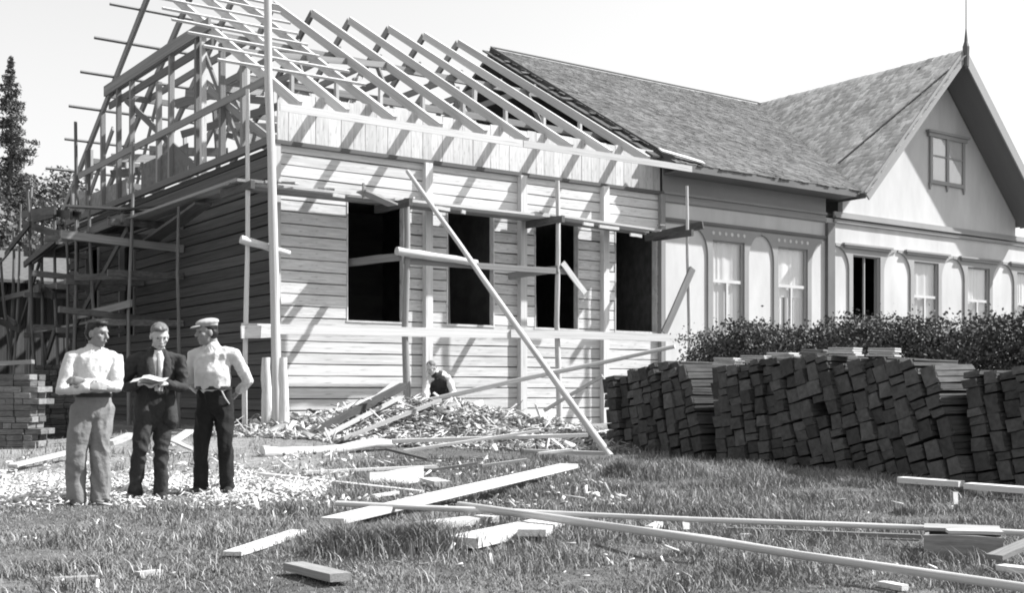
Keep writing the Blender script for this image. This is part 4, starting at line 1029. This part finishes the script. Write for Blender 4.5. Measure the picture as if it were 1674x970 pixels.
def headgeo(mb_, c, face, s=1.0):
    """c = centre of the skull; face = horizontal look direction (with pitch)"""
    c = Vector(c); f = Vector(face).normalized(); sd = f.cross(Vector((0, 0, 1))).normalized(); u = sd.cross(f)
    rot = Matrix((sd, f, u)).transposed(); P = lambda a, b, d: c + rot @ Vector((a, b, d)) * s
    mb_.ell(P(0, -.005, .03), (.076 * s, .097 * s, .088 * s), rot)
    mb_.ell(P(0, .02, -.04), (.064 * s, .07 * s, .082 * s), rot)
    mb_.ell(P(0, .05, -.095), (.034 * s, .032 * s, .026 * s), rot)
    mb_.tube([P(0, .086, .02), P(0, .103, -.012), P(0, .109, -.03)], [.010 * s, .013 * s, .016 * s], 7)
    mb_.tube([P(-.04, .078, .028), P(0, .090, .03), P(.04, .078, .028)], [.012 * s, .012 * s, .012 * s], 7)
    mb_.tube([P(-.022, .085, -.066), P(.022, .085, -.066)], [.009 * s, .009 * s], 6)
    for sg in (-1, 1):
        mb_.ell(P(sg * .079, -.01, -.01), (.011 * s, .022 * s, .034 * s), rot); mb_.ell(P(sg * .045, .055, -.02), (.022 * s, .025 * s, .022 * s), rot)
    return P, rot
def person(name, origin, label, J, mats, face, hs=1.0, extra=None, seed=1):
    """J: joints in the man's own frame (x right in the photo, y away from the camera, z up)"""
    t = thing(name, origin, label, 'person', rz=-YAW)
    def add(nm, me, m): o = link(nm, me, m, t, True); return o
    b = MB(); sk = mats['skin']
    P, rot = headgeo(b, J['head'], face, hs)
    sd = J['side']; hipc = Vector(J['hip']); nk = Vector(J['neck'])
    b.tube([nk - Vector((0, 0, .06)), nk + Vector((0, 0, .05)), Vector(J['head']) - Vector((0, 0, .05))], [.062, .056, .055], 10)
    ch = hipc.lerp(nk, .66)
    b.tube([hipc - Vector((0, 0, .06)), hipc.lerp(nk, .3), ch, nk - Vector((0, 0, .08))], [(.14, .09), (.13, .085), (.155, .1), (.12, .07)], 14, flat=sd)
    for k in ('L', 'R'):
        a = J['arm' + k]; b.tube([Vector(a[0]), Vector(a[1]), Vector(a[2])], [.045, .036, .026], 9)
        hd = J['hand' + k]; hand(b, a[2], hd[0], hd[1], 1.05, hd[2])
        g = J['leg' + k]; b.tube([Vector(q) for q in g[:3]], [.07, .048, .036], 9)
        an = Vector(g[2]); toe = Vector(g[3]); b.tube([an - Vector((0, 0, .02)), an.lerp(toe, .5) - Vector((0, 0, .035)), toe], [.035, .036, .028], 8)
    add('body', remesh(b, 'body', .0075, 4), sk)
    # face details
    e = MB()
    for sg in (-1, 1): e.ell(P(sg * .032, .078, .006), (.011 * hs, .007 * hs, .0055 * hs), rot, 8, 5)
    add('eyes', e.mesh('eyes', True), M['leather'])
    e = MB().tube([P(-.026, .0935, -.066), P(0, .0965, -.067), P(.026, .0935, -.066)], [.003] * 3, 6); add('mouth', e.mesh('mouth', True), M['leather'])
    # hair
    if mats.get('hair'):
        h = MB(); h.ell(P(0, -.02, .052), (.083 * hs, .092 * hs, .078 * hs), rot); h.ell(P(0, -.045, .0), (.078 * hs, .066 * hs, .075 * hs), rot)
        if mats.get('fringe'): h.ell(P(.01, .045, .095), (.066 * hs, .05 * hs, .03 * hs), rot)
        add('hair', remesh(h, 'hair', .008, 2, .004, 30, seed), mats['hair'])
    if mats.get('cap'):
        h = MB(); h.ell(P(0, -.01, .098), (.1 * hs, .118 * hs, .042 * hs), rot @ Matrix.Rotation(R(-8), 3, 'X')); h.ell(P(0, -.01, .072), (.088 * hs, .104 * hs, .035 * hs), rot)
        c_ = add('cap', remesh(h, 'cap', .008, 3), mats['cap'])
        v = MB(); v.ell(P(0, .105, .06), (.07 * hs, .055 * hs, .010 * hs), rot @ Matrix.Rotation(R(-14), 3, 'X')); add('cap_peak', v.mesh('cap_peak', True), mats['cap'])
    # shirt or jacket
    s = MB(); top = mats['top']; B = J.get('bulk', 1.0) * .95; belt = J['belt']
    hp = Vector((hipc.x, hipc.y, belt)); fwd = Vector(sd).cross(Vector((0, 0, 1)))
    fw_ = fwd if fwd.y < 0 else -fwd
    be = J.get('belly', .0)
    s.tube([hp + Vector((0, 0, .012)), hp + Vector((0, 0, .05)) + fw_ * be * .7, hp.lerp(nk, .35) + fw_ * be, hp.lerp(nk, .62), hp.lerp(nk, .8), nk - Vector((0, 0, .045)), nk + Vector((0, 0, .01))],
           [(.160 * B, .110 * B + be * .4), (.184 * B, .134 * B + be * .5), (.178 * B, .128 * B + be * .5), (.19 * B, .13 * B), (.195 * B, .118 * B), (.145, .088), (.072, .066)], 18, flat=sd)
    for k in ('L', 'R'):
        a = [Vector(q) for q in J['arm' + k]]; nkk = nk - Vector((0, 0, .07))
        cut = J.get('sleeve', .9)
        w2 = a[1].lerp(a[2], cut)
        s.tube([nkk.lerp(a[0], .5), a[0] - Vector((0, 0, .012)), a[0].lerp(a[1], .5), a[1], a[1].lerp(w2, .5), w2], [.072, .070, .063, .056, .051, .043], 11)
    add('shirt' if not mats.get('jacket') else 'jacket', remesh(s, 'shirt', .010, 7, .010, 10, seed, .75), top)
    if mats.get('collar', True):
        c_ = MB(); nb_ = nk + Vector((0, 0, .012))
        for sg in (-1, 1):
            c_.tube([nb_ - fw_ * .055 + Vector(sd) * sg * .01, nb_ + Vector(sd) * sg * .062, nb_ + fw_ * .062 + Vector(sd) * sg * .02 - Vector((0, 0, .03)), nb_ + fw_ * .085 + Vector(sd) * sg * .045 - Vector((0, 0, .075))], [(.012, .02), (.012, .022), (.011, .022), (.008, .012)], 8)
        add('collar', remesh(c_, 'collar', .006, 2), M['shirt'])
    # trousers
    tr = MB(); B2 = J.get('tb', 1.0); cf = J.get('cuff', 1.0)
    tr.tube([hp + Vector((0, 0, .03)) + fw_ * be * .4, hipc - Vector((0, 0, .0)), hipc - Vector((0, 0, .1))], [(.168 * B, .122 * B + be * .45), (.178 * B, .128 * B), (.16 * B, .115 * B)], 16, flat=sd)
    for k in ('L', 'R'):
        g = [Vector(q) for q in J['leg' + k]]
        tr.tube([g[0] + Vector((0, 0, .02)), g[0].lerp(g[1], .45), g[1], g[1].lerp(g[2], .55), g[2] + Vector((0, 0, -.035))], [.112 * B2, .106 * B2, .088 * B2, .079 * B2 * cf, .082 * B2 * cf], 13)
    add('trousers', remesh(tr, 'trousers', .010, 6, .014, 8, seed + 5, .45), mats['leg'])
    bl = MB(); n = 24; q0 = hp + fw_ * be * .5 + Vector((0, 0, .01))
    if not mats.get('jacket'):
        sdv = Vector(sd).normalized()
        ring = [q0 + sdv * (.176 * B) * math.cos(6.283 * k / n) + fw_ * (.13 * B + be * .5) * math.sin(6.283 * k / n) for k in range(n)]
        vs = []
        for p in ring: o_ = (p - q0).normalized(); vs += [p + Vector((0, 0, -.018)), p + o_ * .006 + Vector((0, 0, -.018)), p + o_ * .006 + Vector((0, 0, .018)), p + Vector((0, 0, .018))]
        fs = []
        for k in range(n):
            a_, b_ = 4 * k, 4 * ((k + 1) % n); fs += [(a_ + j, b_ + j, b_ + (j + 1) % 4, a_ + (j + 1) % 4) for j in range(4)]
        bl.add(vs, fs); add('belt', bl.mesh('belt'), M['leather'])
    for k in ('L', 'R'):
        g = J['leg' + k]; an = Vector(g[2]); toe = Vector(g[3]); dv = (toe - an); dv.z = 0; dv.normalize(); heel = Vector((an.x, an.y, .03)) - dv * .045
        sb = MB(); sb.tube([heel, Vector((an.x, an.y, .045)), Vector((an.x, an.y, .04)) + dv * .09, Vector((toe.x, toe.y, .03))], [(.036, .03), (.042, .045), (.048, .036), (.038, .026)], 11, flat=dv.cross(Vector((0, 0, 1))))
        sb.tube([Vector((an.x, an.y, .05)), an + Vector((0, 0, .02))], [.045, .046], 9)
        add('shoe', remesh(sb, 'shoe', .008, 2), M['leather'])
    if extra: extra(t, add, nk, hp, fw_, Vector(sd))
    return t
def foot(px, py):
    p = gp(px, py, 0, G); return Vector((p.x, p.y, p.z + .0))
# 1: arms folded, white shirt
J1 = dict(head=(.085, -.035, 1.602), neck=(.05, -.01, 1.475), hip=(.035, 0, .93), side=(.78, .62, 0), belt=1.02,
          armR=((-.125, -.10, 1.385), (-.185, -.19, 1.075), (.10, -.30, 1.10)), handR=((.85, .35, .12), (.3, -.9, .3), .5),
          armL=((.215, .10, 1.38), (.27, -.03, 1.10), (.06, -.275, 1.15)), handL=((-.9, -.1, .15), (-.1, -.9, .4), .5),
          legR=((-.04, -.04, .90), (-.09, -.09, .49), (-.12, -.02, .085), (-.05, -.19, .03)),
          legL=((.10, .05, .90), (.095, .0, .49), (.085, .06, .085), (.20, -.06, .03)), sleeve=.95, tb=.98, cuff=1.15)
person('person', foot(146, 828), 'man in white shirt and loose grey trousers with folded arms', J1, dict(skin=M['skind'], hair=M['hair'], fringe=True, top=M['shirt'], leg=M['greycloth']), (.95, -.25, -.1), 1.04, seed=1)
# 2: dark suit, reading papers
def ex2(t, add, nk, hp, fw_, sd):
    # open jacket skirts, white shirt front, tie, lapels, papers
    sk_ = MB()
    sk_.tube([hp + Vector((0, 0, .12)) - fw_ * .02, hp - Vector((0, 0, .05)) - fw_ * .02, hp - Vector((0, 0, .23)) - fw_ * .025], [(.18, .12), (.195, .13), (.21, .135)], 18, flat=sd)
    for sg in (-1, 1):
        sk_.tube([hp + sd * sg * .10 + Vector((0, 0, .10)), hp + sd * sg * .115 - Vector((0, 0, .08)), hp + sd * sg * .125 - Vector((0, 0, .24))], [(.085, .13), (.085, .136), (.09, .14)], 14, flat=sd)
    add('jacket_skirt', remesh(sk_, 'jacket_skirt', .012, 3, .01, 9, 4), M['suit'])
    sf = MB(); ps = []
    for z, wd, out in ((.0, .03, .07), (-.08, .055, .105), (-.18, .06, .128), (-.30, .05, .138), (-.40, .035, .14)):
        c = nk + fw_ * out + Vector((0, 0, z + .0)) + sd * .0; ps.append((c - sd * wd, c + fw_ * .022, c + sd * wd))
    vs = [q for p in ps for q in p]; fs = []
    for k in range(len(ps) - 1):
        for j in range(2): fs.append((3 * k + j, 3 * k + j + 1, 3 * k + 4 + j, 3 * k + 3 + j))
    n = len(vs); vs2 = vs + [v - fw_ * .03 for v in vs]; fs2 = fs + [tuple(i + n for i in reversed(f)) for f in fs]
    add('shirt_front', MB().add(vs2, fs2).mesh('shirt_front', True), M['shirt'])
    tie = MB().tube([nk + fw_ * .098 + Vector((0, 0, -.03)), nk + fw_ * .135 + Vector((0, 0, -.12)), nk + fw_ * .165 + Vector((0, 0, -.28)), nk + fw_ * .168 + Vector((0, 0, -.36))], [(.014, .008), (.017, .008), (.024, .008), (.012, .006)], 8, flat=sd)
    add('tie', tie.mesh('tie', True), M['greycloth'])
    for sg in (-1, 1):
        l = MB().tube([nk + sd * sg * .06 + fw_ * .045, nk + sd * sg * .085 + fw_ * .115 - Vector((0, 0, .1)), nk + sd * sg * .075 + fw_ * .148 - Vector((0, 0, .22)), nk + sd * sg * .05 + fw_ * .155 - Vector((0, 0, .36))], [(.016, .010), (.036, .012), (.038, .012), (.012, .010)], 8, flat=sd)
        add('lapel', l.mesh('lapel', True), M['suit'])
J2 = dict(head=(.165, -.055, 1.60), neck=(.13, -.0, 1.465), hip=(.10, .03, .93), side=(.93, .36, 0), belt=1.0,
          armR=((-.085, -.05, 1.38), (-.19, -.03, 1.09), (.03, -.25, 1.135)), handR=((.8, -.5, .1), (-.2, -.2, 1), .7),
          armL=((.325, .07, 1.38), (.385, -.0, 1.09), (.30, -.25, 1.135)), handL=((-.75, -.5, .1), (.2, -.2, 1), .7),
          legR=((.02, .0, .90), (-.005, -.13, .50), (-.11, .05, .085), (-.14, -.12, .03)),
          legL=((.17, .06, .90), (.155, .02, .49), (.15, .06, .085), (.22, -.10, .03)), sleeve=.93, tb=.84, bulk=1.04)
o2 = foot(236, 818)
person('person', o2, 'man in dark suit and tie reading papers, middle of three', J2, dict(skin=M['skin'], hair=M['fair'], fringe=True, top=M['suit'], leg=M['suit'], jacket=True), (.45, -.8, -.38), 1.03, ex2, seed=2)
pp = thing('papers', o2, 'folded white papers held by the man in suit', 'papers', rz=-YAW)
for k, (c, l, a) in enumerate((((.13, -.33, 1.165), .3, .04), ((.2, -.34, 1.185), .24, -.08))):
    vs = []; fs = []
    for i in range(5):
        xx = -l / 2 + l * i / 4
        for yy in (-.05, .06): vs.append(Vector(c) + Vector((xx, yy, a * xx + yy * .3 + .012 * math.sin(i * 1.6))))
    for i in range(4): fs.append((2 * i, 2 * i + 2, 2 * i + 3, 2 * i + 1))
    n_ = len(vs); vs += [v + Vector((0, 0, .003)) for v in vs]; fs += [tuple(j + n_ for j in reversed(f)) for f in fs]
    link('sheet', MB().add(vs, fs).mesh('sheet', True), M['paper'], pp, True)
# 3: pale cap, white shirt, hands behind
def ex3(t, add, nk, hp, fw_, sd):
    c = MB().tube([hp + sd * .13 + fw_ * .125, hp + sd * .165 + fw_ * .1 - Vector((0, 0, .09)), hp + sd * .185 + fw_ * .05 - Vector((0, 0, .15))], [.007, .008, .007], 6); add('key_chain', c.mesh('key_chain', True), M['paper'])
J3 = dict(head=(-.045, -.045, 1.645), neck=(.0, .0, 1.515), hip=(.02, .02, .97), side=(.97, -.22, 0), belt=1.07,
          armR=((-.20, .04, 1.425), (-.265, .09, 1.13), (-.08, .22, .98)), handR=((.8, .3, -.2), (0, 1, .2), .5),
          armL=((.235, -.03, 1.43), (.345, .09, 1.15), (.17, .22, .99)), handL=((-.8, .3, -.2), (0, 1, .2), .5),
          legR=((-.065, .03, .94), (-.105, -.03, .51), (-.13, .05, .085), (-.20, -.11, .03)),
          legL=((.11, .01, .94), (.135, -.02, .51), (.145, .04, .085), (.20, -.14, .03)), sleeve=.62, bulk=1.1, belly=.045, tb=.9)
person('person', foot(347, 808), 'man in pale flat cap and black trousers, hands behind back', J3, dict(skin=M['skind'], hair=M['hair'], cap=M['capcloth'], top=M['shirt'], leg=M['black']), (-.8, -.55, -.05), 1.05, ex3, seed=3)
# 4: workman stooping by the wall
wp = at(716, 664, 20.6); wp.z = GH(wp.x, wp.y)
J4 = dict(head=(-.10, -.28, .98), neck=(-.04, -.14, .90), hip=(.06, .15, .52), side=(.95, .3, 0), belt=.58,
          armR=((-.16, -.14, .80), (-.22, -.28, .52), (-.14, -.38, .28)), handR=((.2, -.3, -.9), (0, -1, 0), .6),
          armL=((.18, -.04, .82), (.27, -.14, .56), (.16, -.32, .33)), handL=((-.2, -.3, -.9), (0, -1, 0), .6),
          legR=((-.02, .12, .5), (-.08, -.12, .42), (-.06, .1, .085), (-.08, -.08, .03)),
          legL=((.14, .16, .5), (.17, -.06, .42), (.16, .16, .085), (.18, -.02, .03)), sleeve=.9, bulk=1.0, tb=.95)
def ex4(t, add, nk, hp, fw_, sd):
    v = MB().tube([hp - Vector((0, 0, .02)), hp.lerp(nk, .4), hp.lerp(nk, .75), nk - Vector((0, 0, .05))], [(.19, .14), (.2, .15), (.195, .14), (.12, .1)], 14, flat=sd)
    add('waistcoat', remesh(v, 'waistcoat', .012, 3, .008, 9, 8), M['suit'])
person('person', wp, 'workman in dark waistcoat stooping at the foot of the facade', J4, dict(skin=M['skin'], hair=M['fair'], top=M['shirt'], leg=M['black'], collar=False), (-.5, -.75, -.45), .98, ex4, seed=6)

fuse_all()
